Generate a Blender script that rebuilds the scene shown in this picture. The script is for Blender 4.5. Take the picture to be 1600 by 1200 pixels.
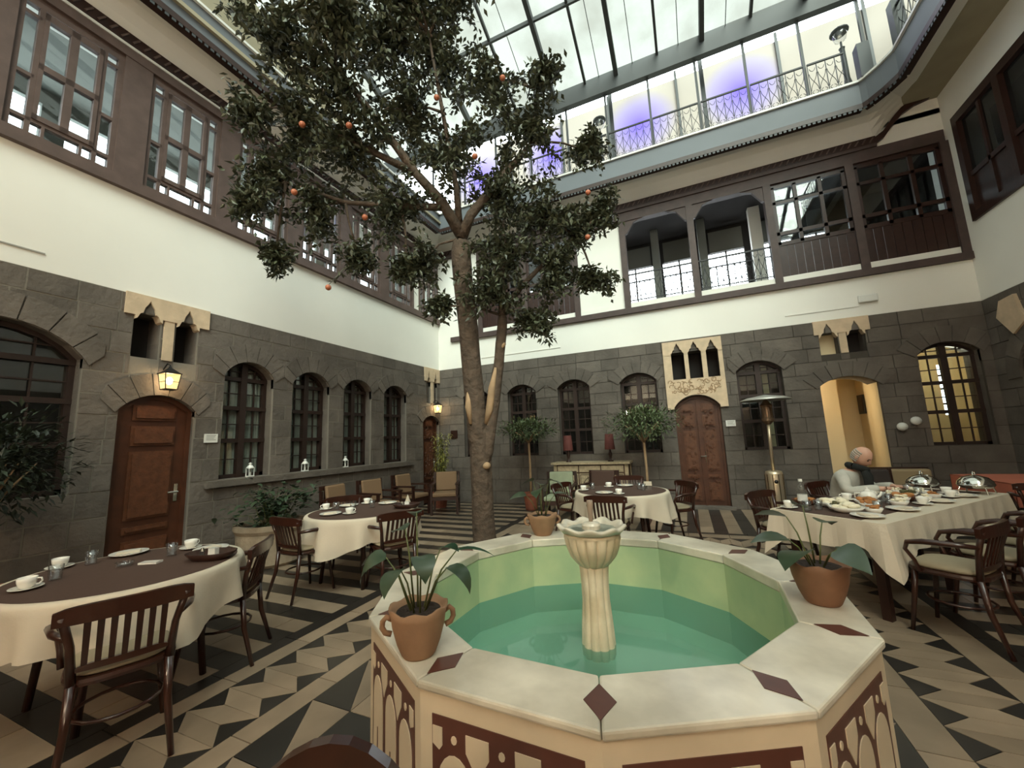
import bpy, bmesh, math, random
from mathutils import Vector, Matrix
from math import sin, cos, pi, radians, atan2, hypot
for o in list(bpy.data.objects): bpy.data.objects.remove(o, do_unlink=True)
SC = bpy.context.scene
COL = SC.collection

# ------------------------------------------------------------------ camera
F_PX, YAW, PITCH, ROLL = 613.54, 0.4122, 0.1425, -0.0412
cam_d = bpy.data.cameras.new('camera'); cam = bpy.data.objects.new('camera', cam_d); COL.objects.link(cam)
fw = Vector((-sin(YAW)*cos(PITCH), cos(YAW)*cos(PITCH), sin(PITCH)))
rt = Vector((cos(YAW), sin(YAW), 0)); up = rt.cross(fw)
r2 = rt*cos(ROLL) + up*sin(ROLL); u2 = up*cos(ROLL) - rt*sin(ROLL)
cam.matrix_world = Matrix(((r2.x, u2.x, -fw.x, 0), (r2.y, u2.y, -fw.y, 0), (r2.z, u2.z, -fw.z, 1.5), (0, 0, 0, 1)))
cam_d.sensor_width = 36; cam_d.lens = F_PX*36/1600; cam_d.clip_start = .05; cam_d.clip_end = 200
SC.camera = cam
SC.view_settings.view_transform = 'Standard'; SC.view_settings.look = 'None'
SC.view_settings.gamma = 1; SC.view_settings.use_curve_mapping = False
SC.view_settings.exposure = 0.5

# ------------------------------------------------------------------ light
world = bpy.data.worlds.new('overcast sky'); SC.world = world; world.use_nodes = True
bg = world.node_tree.nodes['Background']
bg.inputs[0].default_value = (.86, .96, 1, 1); bg.inputs[1].default_value = 6.5
def lamp(name, loc, power, color=(1, .62, .3), r=.06, kind='POINT', rot=None, size=None):
    d = bpy.data.lights.new(name, kind); d.energy = power; d.color = color
    if kind in ('POINT', 'SPOT'): d.shadow_soft_size = r
    if size: d.size = size
    o = bpy.data.objects.new(name, d); o.location = loc; COL.objects.link(o)
    if rot: o.rotation_euler = rot
    return o
sun_d = bpy.data.lights.new('veiled_sun', 'SUN'); sun_d.energy = 60; sun_d.angle = radians(45); sun_d.color = (.88, .96, 1)
sun = bpy.data.objects.new('veiled_sun', sun_d); COL.objects.link(sun); sun.rotation_euler = Vector((-.36, .68, -.68)).to_track_quat('-Z', 'Y').to_euler()
lamp('lantern_light', (-5.92, 2.74, 2.42), 16, (1, .66, .32))
lamp('lantern_light', (-5.92, 8.62, 2.42), 14, (1, .66, .32))
lamp('lantern_light', (-3.0, -3.85, 2.75), 60, (1, .74, .48), .10)     # wall lanterns behind the photographer
lamp('lantern_light', (2.2, -3.85, 2.75), 130, (1, .74, .48), .10)
lamp('lantern_light', (-2.1, -3.1, 3.0), 190, (1, .80, .56), .12)  # added key light for the fountain, out of view
lamp('added_fill_lamp', (1.6, -4.0, 5.9), 100, (1, .9, .78), .15)  # unseen fill lamps added to brighten the upper walls
lamp('added_fill_lamp', (-1.6, -4.0, 5.9), 1, (1, .88, .74), .15)
lamp('hall_light', (1.95, 9.56, 2.2), 22, (1, .84, .56), .08)
lamp('room_light', (4.5, 9.75, 2.6), 9, (1, .92, .66), .08)
lamp('gallery_light', (-6.9, 5.6, 6.1), 10, (1, .7, .35), .06)
lamp('gallery_light', (-6.9, 7.3, 6.1), 8, (1, .7, .35), .06)

# ------------------------------------------------------------------ materials
def lin(c):
    return tuple((x/255/12.92 if x/255 <= .04045 else ((x/255+.055)/1.055)**2.4) for x in c)
MATS = {}
def mat(name, col, rough=.55, metal=0, noise=None, bump=None, rand=0, col2=None, spec=None, coat=0, sub=None):
    if name in MATS: return MATS[name]
    m = bpy.data.materials.new(name); m.use_nodes = True; nt = m.node_tree; N = nt.nodes; Lk = nt.links
    b = N['Principled BSDF']; b.inputs['Roughness'].default_value = rough; b.inputs['Metallic'].default_value = metal
    if spec is not None: b.inputs['Specular IOR Level'].default_value = spec
    if coat: b.inputs['Coat Weight'].default_value = coat; b.inputs['Coat Roughness'].default_value = .12
    c = (*lin(col), 1); b.inputs['Base Color'].default_value = c
    tc = N.new('ShaderNodeTexCoord'); out = None
    if noise:
        n = N.new('ShaderNodeTexNoise'); n.inputs['Scale'].default_value = noise[0]; n.inputs['Detail'].default_value = 5
        Lk.new(tc.outputs['Object'], n.inputs['Vector'])
        r = N.new('ShaderNodeValToRGB'); r.color_ramp.elements[0].position = .35; r.color_ramp.elements[1].position = .68
        c2 = lin(col2) if col2 else tuple(x*(1-noise[1]) for x in c[:3])
        r.color_ramp.elements[0].color = (*c2, 1); r.color_ramp.elements[1].color = c
        Lk.new(n.outputs['Fac'], r.inputs['Fac']); out = r.outputs['Color']
    if rand:
        oi = N.new('ShaderNodeObjectInfo'); g = N.new('ShaderNodeNewGeometry')
        a = N.new('ShaderNodeMath'); a.operation = 'ADD'; Lk.new(oi.outputs['Random'], a.inputs[0]); Lk.new(g.outputs['Random Per Island'], a.inputs[1])
        f = N.new('ShaderNodeMath'); f.operation = 'FRACT'; Lk.new(a.outputs[0], f.inputs[0])
        mr = N.new('ShaderNodeMapRange'); mr.inputs['To Min'].default_value = 1-rand; mr.inputs['To Max'].default_value = 1+rand
        Lk.new(f.outputs[0], mr.inputs['Value'])
        mx = N.new('ShaderNodeVectorMath'); mx.operation = 'SCALE'
        if out: Lk.new(out, mx.inputs[0])
        else: mx.inputs[0].default_value = c[:3]
        Lk.new(mr.outputs[0], mx.inputs['Scale']); out = mx.outputs[0]
    if out: Lk.new(out, b.inputs['Base Color'])
    if bump:
        n = N.new('ShaderNodeTexNoise'); n.inputs['Scale'].default_value = bump[0]; n.inputs['Detail'].default_value = 4
        Lk.new(tc.outputs['Object'], n.inputs['Vector'])
        bp = N.new('ShaderNodeBump'); bp.inputs['Strength'].default_value = bump[1]; bp.inputs['Distance'].default_value = .02
        Lk.new(n.outputs['Fac'], bp.inputs['Height']); Lk.new(bp.outputs['Normal'], b.inputs['Normal'])
    MATS[name] = m; return m
basalt = mat('basalt', (105, 97, 89), .85, noise=(3, .3), bump=(18, .6), rand=.15)
mortar_l = mat('mortar', (122, 116, 106), .95, bump=(30, .3))
mortar_d = mat('dark mortar', (70, 64, 57), .95, bump=(30, .3))
plaster = mat('white plaster', (238, 236, 228), .9, noise=(.8, .06), bump=(5, .05))
wood_g = mat('mauve brown wood', (98, 80, 74), .6, noise=(6, .25), bump=(20, .1))
wood_d = mat('dark stained wood', (52, 28, 20), .42, noise=(8, .35), bump=(25, .08))
wood_door = mat('red brown door wood', (82, 46, 28), .45, noise=(6, .3), bump=(22, .12))
wood_panel = mat('highlit door panel wood', (100, 60, 38), .45, noise=(14, .35), bump=(30, .3))  # lighter than the door leaf: relief highlights put into the colour
wood_win = mat('window wood', (46, 30, 24), .5, noise=(7, .3))
chairwood = mat('lacquered chair wood', (56, 26, 16), .28, noise=(9, .35), coat=.4)
steel_d = mat('painted grey steel', (58, 62, 64), .5)
fascia_m = mat('blue grey sheet', (106, 112, 118), .55, noise=(1.2, .1))
iron = mat('black iron', (28, 28, 30), .5)
lime = mat('carved limestone', (214, 190, 160), .8, noise=(7, .18), bump=(24, .3))
lime_d = mat('carved limestone relief', (178, 148, 115), .85, noise=(20, .3), bump=(30, .8))
marble = mat('veined marble', (226, 218, 200), .28, noise=(3.2, .24), col2=(176, 168, 150), coat=.15)
marble_o = mat('aged cream marble', (236, 222, 198), .35, noise=(5, .3), col2=(206, 184, 150), bump=(30, .15))
marble_c = mat('cream marble', (214, 196, 168), .35, noise=(4, .15))
dark_in = mat('oxblood stone', (90, 52, 42), .35, noise=(12, .2))
floor_l = mat('light paving stone', (152, 133, 112), .3, noise=(4, .24), rand=.16)
floor_d = mat('dark paving stone', (48, 44, 40), .3, noise=(6, .2), rand=.2)
grout = mat('paving grout', (92, 82, 70), .8)
pool_w = mat('green pool paint', (184, 198, 152), .5, noise=(3, .14), col2=(158, 180, 140))
pool_s = mat('submerged teal paint', (104, 156, 132), .5, noise=(3, .12))
pool_f = mat('teal pool paint', (156, 200, 176), .5, noise=(3, .12))
bark = mat('grey brown bark', (98, 82, 68), .9, noise=(9, .4), bump=(14, 1.6))
bark_p = mat('bare pale wood', (176, 146, 112), .8, noise=(8, .25))
leaf_m = mat('orange tree leaf', (70, 74, 54), .42, rand=.35)
leaf_l = mat('pot plant leaf', (54, 70, 50), .35, noise=(20, .15))
leaf_b = mat('small shrub leaf', (88, 102, 68), .5, rand=.3)
leaf_y = mat('yellow green leaf', (142, 140, 72), .5, rand=.3)
leaf_dk = mat('dark shrub leaf', (40, 50, 36), .5, rand=.3)  # darker green than the other shrub leaves
stem_m = mat('green stem', (86, 92, 50), .5)
orange_m = mat('orange peel', (172, 98, 66), .5, bump=(60, .2))
terra = mat('terracotta', (158, 122, 92), .8, noise=(9, .22), bump=(16, .2))
terra_r = mat('red terracotta', (140, 78, 56), .8, noise=(9, .22))
soil = mat('potting soil', (44, 32, 24), .95, bump=(40, 1))
linen = mat('white linen', (204, 192, 172), .85, noise=(6, .05), bump=(60, .08))
brown_cloth = mat('brown table topper', (74, 52, 42), .8, noise=(40, .1))
china = mat('white china', (232, 228, 218), .18, coat=.4)
cushion_m = mat('cream seat cushion', (148, 136, 112), .85, bump=(50, .1))
tan_cush = mat('tan cushion', (128, 102, 76), .85)
green_cush = mat('pale green cushion', (150, 158, 132), .85, noise=(10, .12))
brass = mat('brushed brass steel', (206, 188, 160), .35, .75)
chrome = mat('polished steel', (210, 208, 200), .12, 1)
black_m = mat('black fittings', (12, 12, 12), .4)
pink_cloth = mat('salmon tablecloth', (190, 108, 84), .85, noise=(4, .1))
white_p = mat('white painted metal', (222, 222, 216), .35)
red_shade = mat('red lampshade', (92, 44, 38), .8)
skin = mat('skin', (196, 152, 130), .5)
hair_m = mat('grey hair', (170, 162, 150), .8)
jacket_m = mat('light grey jacket', (190, 188, 178), .85, noise=(12, .15))
scarf_m = mat('charcoal scarf', (26, 28, 26), .95)
trouser_m = mat('dark trousers', (34, 34, 40), .9)
eye_m = mat('eye', (30, 22, 18), .2)
blind_m = mat('grey roller blind', (92, 92, 86), .9)
wood_b = mat('dark mauve wood', (76, 60, 56), .6, noise=(6, .25), bump=(20, .1))
curtain_m = mat('grey net curtain', (196, 194, 182), .9, noise=(4, .2))
int_wall = mat('cream interior wall', (222, 204, 166), .9)
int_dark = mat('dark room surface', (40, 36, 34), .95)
gal_ceil = mat('grey gallery ceiling', (110, 112, 106), .95)
inlay_l = mat('mother of pearl inlay', (196, 178, 146), .35, noise=(25, .3))
bread_m = mat('baked bread', (176, 118, 66), .8, noise=(20, .25))
basket_m = mat('wicker basket', (92, 54, 34), .8, bump=(60, .6))
khaki = mat('khaki terrace wall', (164, 156, 132), .9, noise=(2, .15))
foodw = mat('white cheese', (226, 216, 190), .7)
foodg = mat('olives', (78, 74, 40), .4)

def glassy(name, tint=(1, 1, 1), gloss=.12, rough=.02, alpha=None):
    m = bpy.data.materials.new(name); m.use_nodes = True; nt = m.node_tree; N = nt.nodes; N.clear()
    o = N.new('ShaderNodeOutputMaterial'); t = N.new('ShaderNodeBsdfTransparent'); t.inputs[0].default_value = (*tint, 1)
    g = N.new('ShaderNodeBsdfGlossy'); g.inputs['Roughness'].default_value = rough
    fr = N.new('ShaderNodeLayerWeight'); fr.inputs[0].default_value = .5
    pw = N.new('ShaderNodeMath'); pw.operation = 'POWER'; pw.inputs[1].default_value = 4; nt.links.new(fr.outputs['Facing'], pw.inputs[0])
    sc_n = N.new('ShaderNodeMath'); sc_n.operation = 'MULTIPLY'; sc_n.inputs[1].default_value = .7; nt.links.new(pw.outputs[0], sc_n.inputs[0])
    ad = N.new('ShaderNodeMath'); ad.operation = 'ADD'; ad.inputs[1].default_value = .03+max(gloss, 0)*.3; nt.links.new(sc_n.outputs[0], ad.inputs[0])
    mx = N.new('ShaderNodeMixShader'); nt.links.new(ad.outputs[0], mx.inputs[0]); nt.links.new(t.outputs[0], mx.inputs[1]); nt.links.new(g.outputs[0], mx.inputs[2])
    nt.links.new(mx.outputs[0], o.inputs[0]); MATS[name] = m; return m
pane = glassy('window glass', (.82, .86, .86), .1)
clearglass = glassy('drinking glass', (.93, .94, .94), .3)
def roofmat():
    m = bpy.data.materials.new('milky roof sheet'); m.use_nodes = True; nt = m.node_tree; N = nt.nodes; N.clear(); Lk = nt.links
    o = N.new('ShaderNodeOutputMaterial'); t = N.new('ShaderNodeBsdfTransparent'); tl = N.new('ShaderNodeBsdfTranslucent')
    n = N.new('ShaderNodeTexNoise'); n.inputs['Scale'].default_value = 1.3; n.inputs['Detail'].default_value = 6
    tc = N.new('ShaderNodeTexCoord'); Lk.new(tc.outputs['Object'], n.inputs['Vector'])
    r = N.new('ShaderNodeValToRGB'); r.color_ramp.elements[0].position = .3; r.color_ramp.elements[1].position = .6
    r.color_ramp.elements[0].color = (.05, .05, .04, 1); r.color_ramp.elements[1].color = (.088, .092, .079, 1)
    Lk.new(n.outputs['Fac'], r.inputs['Fac']); Lk.new(r.outputs[0], t.inputs[0]); tl.inputs[0].default_value = (.22, .22, .19, 1)
    mx = N.new('ShaderNodeMixShader'); mx.inputs[0].default_value = .1; Lk.new(t.outputs[0], mx.inputs[1]); Lk.new(tl.outputs[0], mx.inputs[2])
    Lk.new(mx.outputs[0], o.inputs[0]); MATS['roof'] = m; return m
roof_m = roofmat()
def watermat():
    m = bpy.data.materials.new('pool water'); m.use_nodes = True; nt = m.node_tree; N = nt.nodes; N.clear(); Lk = nt.links
    o = N.new('ShaderNodeOutputMaterial'); t = N.new('ShaderNodeBsdfTransparent'); t.inputs[0].default_value = (.82, .95, .9, 1)
    g = N.new('ShaderNodeBsdfGlossy'); g.inputs['Roughness'].default_value = .03
    fr = N.new('ShaderNodeFresnel'); fr.inputs[0].default_value = 1.33
    n = N.new('ShaderNodeTexNoise'); n.inputs['Scale'].default_value = 7; tc = N.new('ShaderNodeTexCoord'); Lk.new(tc.outputs['Object'], n.inputs['Vector'])
    bp = N.new('ShaderNodeBump'); bp.inputs['Strength'].default_value = .08; Lk.new(n.outputs['Fac'], bp.inputs['Height'])
    Lk.new(bp.outputs[0], g.inputs['Normal']); Lk.new(bp.outputs[0], fr.inputs['Normal'])
    df = N.new('ShaderNodeBsdfDiffuse'); df.inputs[0].default_value = (*lin((134, 186, 160)), 1)
    m0 = N.new('ShaderNodeMixShader'); m0.inputs[0].default_value = .36; Lk.new(t.outputs[0], m0.inputs[1]); Lk.new(df.outputs[0], m0.inputs[2])
    mx = N.new('ShaderNodeMixShader'); Lk.new(fr.outputs[0], mx.inputs[0]); Lk.new(m0.outputs[0], mx.inputs[1]); Lk.new(g.outputs[0], mx.inputs[2])
    Lk.new(mx.outputs[0], o.inputs[0]); MATS['water'] = m; return m
water_m = watermat()
def emit(name, col, s):
    m = bpy.data.materials.new(name); m.use_nodes = True; b = m.node_tree.nodes['Principled BSDF']
    b.inputs['Base Color'].default_value = (*col, 1); b.inputs['Emission Color'].default_value = (*col, 1); b.inputs['Emission Strength'].default_value = s
    MATS[name] = m; return m
lantern_glow = emit('lit lantern glass', (1, .72, .32), 2.4)
bulb_glow = emit('lit bulb', (1, .9, .6), 12)
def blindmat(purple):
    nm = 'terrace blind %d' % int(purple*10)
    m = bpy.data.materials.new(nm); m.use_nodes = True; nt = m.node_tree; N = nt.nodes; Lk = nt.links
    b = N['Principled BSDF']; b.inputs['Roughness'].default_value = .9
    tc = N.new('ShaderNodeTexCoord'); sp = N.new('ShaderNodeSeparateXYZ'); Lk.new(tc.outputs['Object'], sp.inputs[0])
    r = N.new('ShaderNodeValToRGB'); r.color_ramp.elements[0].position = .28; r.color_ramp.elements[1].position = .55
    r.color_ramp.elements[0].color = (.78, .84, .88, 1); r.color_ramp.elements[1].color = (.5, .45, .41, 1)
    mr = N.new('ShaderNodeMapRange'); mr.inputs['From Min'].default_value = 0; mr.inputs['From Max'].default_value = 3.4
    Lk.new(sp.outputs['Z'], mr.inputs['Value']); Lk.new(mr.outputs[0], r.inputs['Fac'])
    if purple:  # purple glow painted into the blind colour, fading outward from a point
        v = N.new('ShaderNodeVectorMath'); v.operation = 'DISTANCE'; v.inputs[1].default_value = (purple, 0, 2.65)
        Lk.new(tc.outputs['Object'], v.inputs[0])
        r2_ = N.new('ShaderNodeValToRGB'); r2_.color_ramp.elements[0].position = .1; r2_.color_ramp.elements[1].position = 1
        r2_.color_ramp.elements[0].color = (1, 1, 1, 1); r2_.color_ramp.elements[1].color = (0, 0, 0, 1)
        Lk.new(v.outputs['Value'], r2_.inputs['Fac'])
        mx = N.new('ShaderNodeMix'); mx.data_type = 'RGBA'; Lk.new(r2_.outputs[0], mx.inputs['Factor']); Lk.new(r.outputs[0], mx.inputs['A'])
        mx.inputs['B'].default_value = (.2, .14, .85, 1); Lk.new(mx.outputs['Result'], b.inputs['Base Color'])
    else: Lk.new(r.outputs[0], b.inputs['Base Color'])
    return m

# ------------------------------------------------------------------ mesh helpers
class MB:
    def __init__(s): s.v = []; s.f = []
    def add(s, vs, fs, T=None):
        k = len(s.v); s.v += [tuple(T(p)) if T else tuple(p) for p in vs]; s.f += [tuple(i+k for i in f) for f in fs]; return s
    def box(s, a, b, T=None):
        (x0, y0, z0), (x1, y1, z1) = a, b
        return s.add([(x0,y0,z0),(x1,y0,z0),(x1,y1,z0),(x0,y1,z0),(x0,y0,z1),(x1,y0,z1),(x1,y1,z1),(x0,y1,z1)],
                     [(0,3,2,1),(4,5,6,7),(0,1,5,4),(1,2,6,5),(2,3,7,6),(3,0,4,7)], T)
    def cbox(s, c, d, rz=0):
        x, y, z = c; a, b, h = d[0]/2, d[1]/2, d[2]/2; C, S = cos(rz), sin(rz)
        return s.box((-a,-b,-h), (a,b,h), lambda p: (x+p[0]*C-p[1]*S, y+p[0]*S+p[1]*C, z+p[2]))
    def prism(s, poly, w0, w1, T):      # poly in (u,z); T(u,z,w)
        n = len(poly)
        return s.add([(u, z, w0) for u, z in poly]+[(u, z, w1) for u, z in poly],
                     [tuple(range(n)), tuple(range(2*n-1, n-1, -1))]+[(i, i+n, (i+1) % n+n, (i+1) % n) for i in range(n)], lambda p: T(*p))
    def tube(s, pts, r, n=8, cap=True):
        pts = [Vector(p) for p in pts]; m = len(pts); rs = r if isinstance(r, (list, tuple)) else [r]*m
        k = len(s.v); pn = None
        for i, p in enumerate(pts):
            d = (pts[min(i+1, m-1)]-pts[max(i-1, 0)]).normalized()
            if pn is None: pn = d.orthogonal().normalized()
            else: pn = (pn-d*pn.dot(d)); pn = pn.normalized() if pn.length > 1e-5 else d.orthogonal().normalized()
            b = d.cross(pn)
            for j in range(n):
                a = 2*pi*j/n; s.v.append(tuple(p+(pn*cos(a)+b*sin(a))*rs[i]))
        for i in range(m-1):
            for j in range(n): s.f.append((k+i*n+j, k+i*n+(j+1) % n, k+(i+1)*n+(j+1) % n, k+(i+1)*n+j))
        if cap: s.f.append(tuple(range(k+n-1, k-1, -1))); s.f.append(tuple(range(k+(m-1)*n, k+m*n)))
        return s
    def lathe(s, prof, n=24, c=(0, 0), fn=None, cap=True):
        k = len(s.v); m = len(prof)
        for i, (r, z) in enumerate(prof):
            for j in range(n):
                a = 2*pi*j/n; rr, zz = fn(r, z, a, i) if fn else (r, z); s.v.append((c[0]+rr*cos(a), c[1]+rr*sin(a), zz))
        for i in range(m-1):
            for j in range(n): s.f.append((k+i*n+j, k+i*n+(j+1) % n, k+(i+1)*n+(j+1) % n, k+(i+1)*n+j))
        if cap: s.f.append(tuple(range(k+n-1, k-1, -1))); s.f.append(tuple(range(k+(m-1)*n, k+m*n)))
        return s
    def sphere(s, c, r, n=10, sc=(1, 1, 1)):
        m = max(5, n//2+1)
        pr = [(max(1e-4, sin(pi*i/m)*r), -cos(pi*i/m)*r) for i in range(m+1)]
        k = len(s.v); s.lathe(pr, n, cap=False)
        for i in range(k, len(s.v)): x, y, z = s.v[i]; s.v[i] = (c[0]+x*sc[0], c[1]+y*sc[1], c[2]+z*sc[2])
        return s
    def leaf(s, b, d, L, W, nrm=None):
        d = d.normalized(); sd = d.cross(nrm if nrm else Vector((0, 0, 1)))
        if sd.length < .1: sd = d.orthogonal()
        sd = sd.normalized(); n = sd.cross(d).normalized(); m = b+d*L*.42
        return s.add([b, m+sd*W/2+n*W*.14, b+d*L, m-sd*W/2+n*W*.14], [(0, 1, 2), (0, 2, 3)])
def ob(name, mb, m, parent=None, smooth=False, label=None, cat=None, group=None, kind=None, loc=None, rz=0):
    me = bpy.data.meshes.new(name); me.from_pydata(mb.v, [], mb.f); me.update()
    if smooth: me.polygons.foreach_set('use_smooth', [True]*len(me.polygons))
    me.materials.append(m); o = bpy.data.objects.new(name, me); COL.objects.link(o)
    if parent: o.parent = parent
    if loc: o.location = loc
    if rz: o.rotation_euler = (0, 0, rz)
    tag(o, label, cat, group, kind); return o
def tag(o, label=None, cat=None, group=None, kind=None):
    for k, v in (('label', label), ('category', cat), ('group', group), ('kind', kind)):
        if v: o[k] = v
    return o
def thing(name, label, cat, loc=(0, 0, 0), rz=0, group=None, kind=None):
    o = bpy.data.objects.new(name, None); COL.objects.link(o); o.location = loc; o.rotation_euler = (0, 0, rz); o.empty_display_size = .1
    return tag(o, label, cat, group, kind)
def dup(root, loc, rz, label, group=None):
    r = root.copy(); COL.objects.link(r); r.location = loc; r.rotation_euler = (0, 0, rz); r['label'] = label
    if group: r['group'] = group
    for ch in list(root.children):
        c = ch.copy(); COL.objects.link(c); c.parent = r
        for g in list(ch.children):
            d = g.copy(); COL.objects.link(d); d.parent = c
    return r
def smooth_by(o, ang=40):
    o.data.polygons.foreach_set('use_smooth', [True]*len(o.data.polygons))
    try: o.data.set_sharp_from_angle(angle=radians(ang))
    except Exception: pass
    return o
# ------------------------------------------------------------------ room shell
L, D, RW, FY = 6.08, 8.94, 4.675, -4.2
ZS, ZTOP = 3.48, 6.75
TB = lambda u, z, w: (u, D+w, z)         # back wall: u = x, w = depth into the wall
TL = lambda u, z, w: (-L-w, u, z)
TR = lambda u, z, w: (RW+w, u, z)
TF = lambda u, z, w: (u, FY-w, z)
rnd = random.Random(5)
def arc_pts(x0, x1, zs, zt, n=10):       # segmental arch from (x0,zs) over the top zt to (x1,zs)
    c = (x0+x1)/2; hw = (x1-x0)/2; h = zt-zs; R = (hw*hw+h*h)/(2*h); zc = zt-R; a = math.asin(min(1, hw/R))
    return [(c+R*sin(-a+2*a*i/n), zc+R*cos(-a+2*a*i/n)) for i in range(n+1)]
def arch_z(x, o):
    x0, x1, zb, zs, zt = o; c = (x0+x1)/2; hw = (x1-x0)/2; h = zt-zs
    if h < .01: return zt
    R = (hw*hw+h*h)/(2*h); return zt-R+math.sqrt(max(0, R*R-(x-c)**2))
def core(name, T, u0, u1, z0, z1, holes, m, w0=.02, w1=.45, parent=None, kind=None):
    mb = MB(); hs = sorted([h for h in holes if h[2] < z1 and h[4] > z0]); cur = u0
    zz = sorted(set([z0, z1]+[max(z0, h[2]) for h in hs]+[min(z1, h[4]) for h in hs]))
    if w0 > 0:
        for h in hs:
            if h[4]-h[3] > .05:
                A = arc_pts(h[0], h[1], h[3], h[4], 8); c_ = (h[0]+h[1])/2
                for (a, za), (b, zb_) in zip(A, A[1:]): mb.prism([(a, za), (b, zb_), (b, h[4]+.001), (a, h[4]+.001)], w0, w1, T)
    for a, b in zip(zz, zz[1:]):
        cur = u0
        for h in hs:
            if h[2] <= a+1e-6 and h[4] >= b-1e-6:
                if h[0] > cur: mb.prism([(cur, a), (h[0], a), (h[0], b), (cur, b)], w0, w1, T)
                cur = max(cur, h[1])
        if cur < u1: mb.prism([(cur, a), (u1, a), (u1, b), (cur, b)], w0, w1, T)
    return ob(name, mb, m, parent, kind=kind)
COURSES = [0, .28, .56, .84, 1.12, 1.42, 1.70, 1.98, 2.22, 2.48, 2.72, 2.98, 3.24, 3.48]
def blocks(T, u0, u1, openings, parent, keep, seed, wr=(.28, .62), arches=True, vous=True, gap=.005):
    R = random.Random(seed); stuff = MB(); g = gap; n_ = 0
    for c, d in zip(COURSES, COURSES[1:]):
        u = u0
        while u < u1-.01:
            w = R.uniform(*wr); v = u+w
            if u1-v < .2: v = u1
            segs = [(u, v)]
            ops = [o for o in openings if o[2] < d-1e-3 and o[4] > c+1e-3 and o[0] < v and o[1] > u]
            polys = []
            for a, b in segs:
                xs = sorted(set([a, b]+[o[0] for o in ops if a < o[0] < b]+[o[1] for o in ops if a < o[1] < b]))
                fine = []
                for p, q_ in zip(xs, xs[1:]):
                    inside = any(o[0] <= p+1e-6 and o[1] >= q_-1e-6 for o in ops)
                    if not inside: fine.append((p, q_, None)); continue
                    o = [o for o in ops if o[0] <= p+1e-6 and o[1] >= q_-1e-6][0]
                    k = 6; fine += [(p+(q_-p)*i/k, p+(q_-p)*(i+1)/k, o) for i in range(k)]
                cur = None
                for p, q_, o in fine:
                    zb0, zb1 = (c, c) if o is None else (max(c, arch_z(p, o)), max(c, arch_z(q_, o)))
                    if min(zb0, zb1) >= d-.012:
                        if cur: polys.append(cur); cur = None
                        continue
                    if cur is None: cur = [[], p, p]
                    cur[0] += [(p, min(zb0, d-.002)), (q_, min(zb1, d-.002))]; cur[2] = q_
                if cur: polys.append(cur)
            for bot, a, b in polys:
                if b-a < .03: continue
                bt = []
                for p in bot:
                    if not bt or abs(bt[-1][0]-p[0])+abs(bt[-1][1]-p[1]) > 1e-4: bt.append(p)
                lo, hi = a+g, b-g
                pl = [(min(max(x, lo), hi), z+g) for x, z in bt]+[(hi, d-g), (lo, d-g)]
                pr = -R.uniform(0, .007)
                if keep((a+b)/2, c) and n_ < 296:
                    n_ += 1; ob('stone_block', MB().prism(pl, pr, .06, T), basalt, parent)
                else: stuff.prism(pl, pr, .06, T)
            u = v
    if vous:
        so = sorted(openings)
        for o in openings:
            x0, x1, zb, zs, zt = o
            lo_ = max([(p[1]+x0)/2 for p in so if p[1] <= x0]+[u0])+.004; hi_ = min([(p[0]+x1)/2 for p in so if p[0] >= x1]+[u1])-.004
            if zt-zs < .05: continue
            cc = (x0+x1)/2; hw = (x1-x0)/2; h = zt-zs; RR = (hw*hw+h*h)/(2*h); zc = zt-RR; A = math.asin(min(1, hw/RR))+.12; k = 7
            for i in range(k):
                a0, a1 = -A+2*A*i/k+.008, -A+2*A*(i+1)/k-.008; pl = []
                for a in (a0, (a0+a1)/2, a1): pl.append((cc+RR*sin(a), zc+RR*cos(a)))
                ro = min(RR+.27, 99)
                for a in (a1, (a0+a1)/2, a0): pl.append((cc+ro*sin(a), min(ZS-.006, zc+ro*cos(a))))
                pl = [(min(max(p[0], lo_), hi_), p[1]) for p in pl]
                if max(p[0] for p in pl)-min(p[0] for p in pl) < .02: continue
                m_ = MB().prism(pl, -.02, .05, T)
                if keep(cc, 2): ob('arch_stone', m_, basalt, parent)
                else: stuff.add(m_.v, m_.f)
    if stuff.v: ob('stone_blocks', stuff, basalt, parent, kind='stuff')

# openings: (u0, u1, sill, spring, top)
BW = [(-5.32, -4.58, 1.12, 2.68, 2.86), (-4.04, -3.29, 1.12, 2.68, 2.86), (-2.73, -1.97, 1.12, 2.68, 2.86), (-1.28, -.51, 1.12, 2.68, 2.86),
      (1.0, 1.77, 1.12, 2.68, 2.86), (3.75, 4.53, 1.12, 2.68, 2.86)]
BDOOR = (-.2, .655, 0, 2.04, 2.26); BARCH = (2.33, 3.17, 0, 2.26, 2.41)
BBIF = [(2.42, 2.70, 2.84, 3.24, 3.24), (2.84, 3.10, 2.84, 3.24, 3.24)]
BTRI = [(-.17, .08, 2.62, 3.2, 3.2), (.16, .41, 2.62, 3.2, 3.2), (.50, .72, 2.62, 3.2, 3.2)]
LW = [(3.48, 4.22, 1.12, 2.64, 2.86), (4.57, 5.32, 1.12, 2.64, 2.86), (5.67, 6.40, 1.12, 2.66, 2.86), (6.79, 7.54, 1.12, 2.68, 2.86)]
LDOOR = (2.34, 3.13, 0, 2.06, 2.25); LARCH = (.75, 2.0, 1.12, 2.6, 2.92); LDOOR2 = (8.2, 8.88, 0, 2.08, 2.22)
LBIF = [(2.40, 2.68, 2.70, 3.26, 3.26), (2.84, 3.10, 2.70, 3.26, 3.26)]
LBIF2 = [(8.36, 8.52, 2.55, 3.2, 3.2), (8.66, 8.82, 2.55, 3.2, 3.2)]
RARCH = (7.3, 8.45, 0, 2.2, 2.75)

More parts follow.
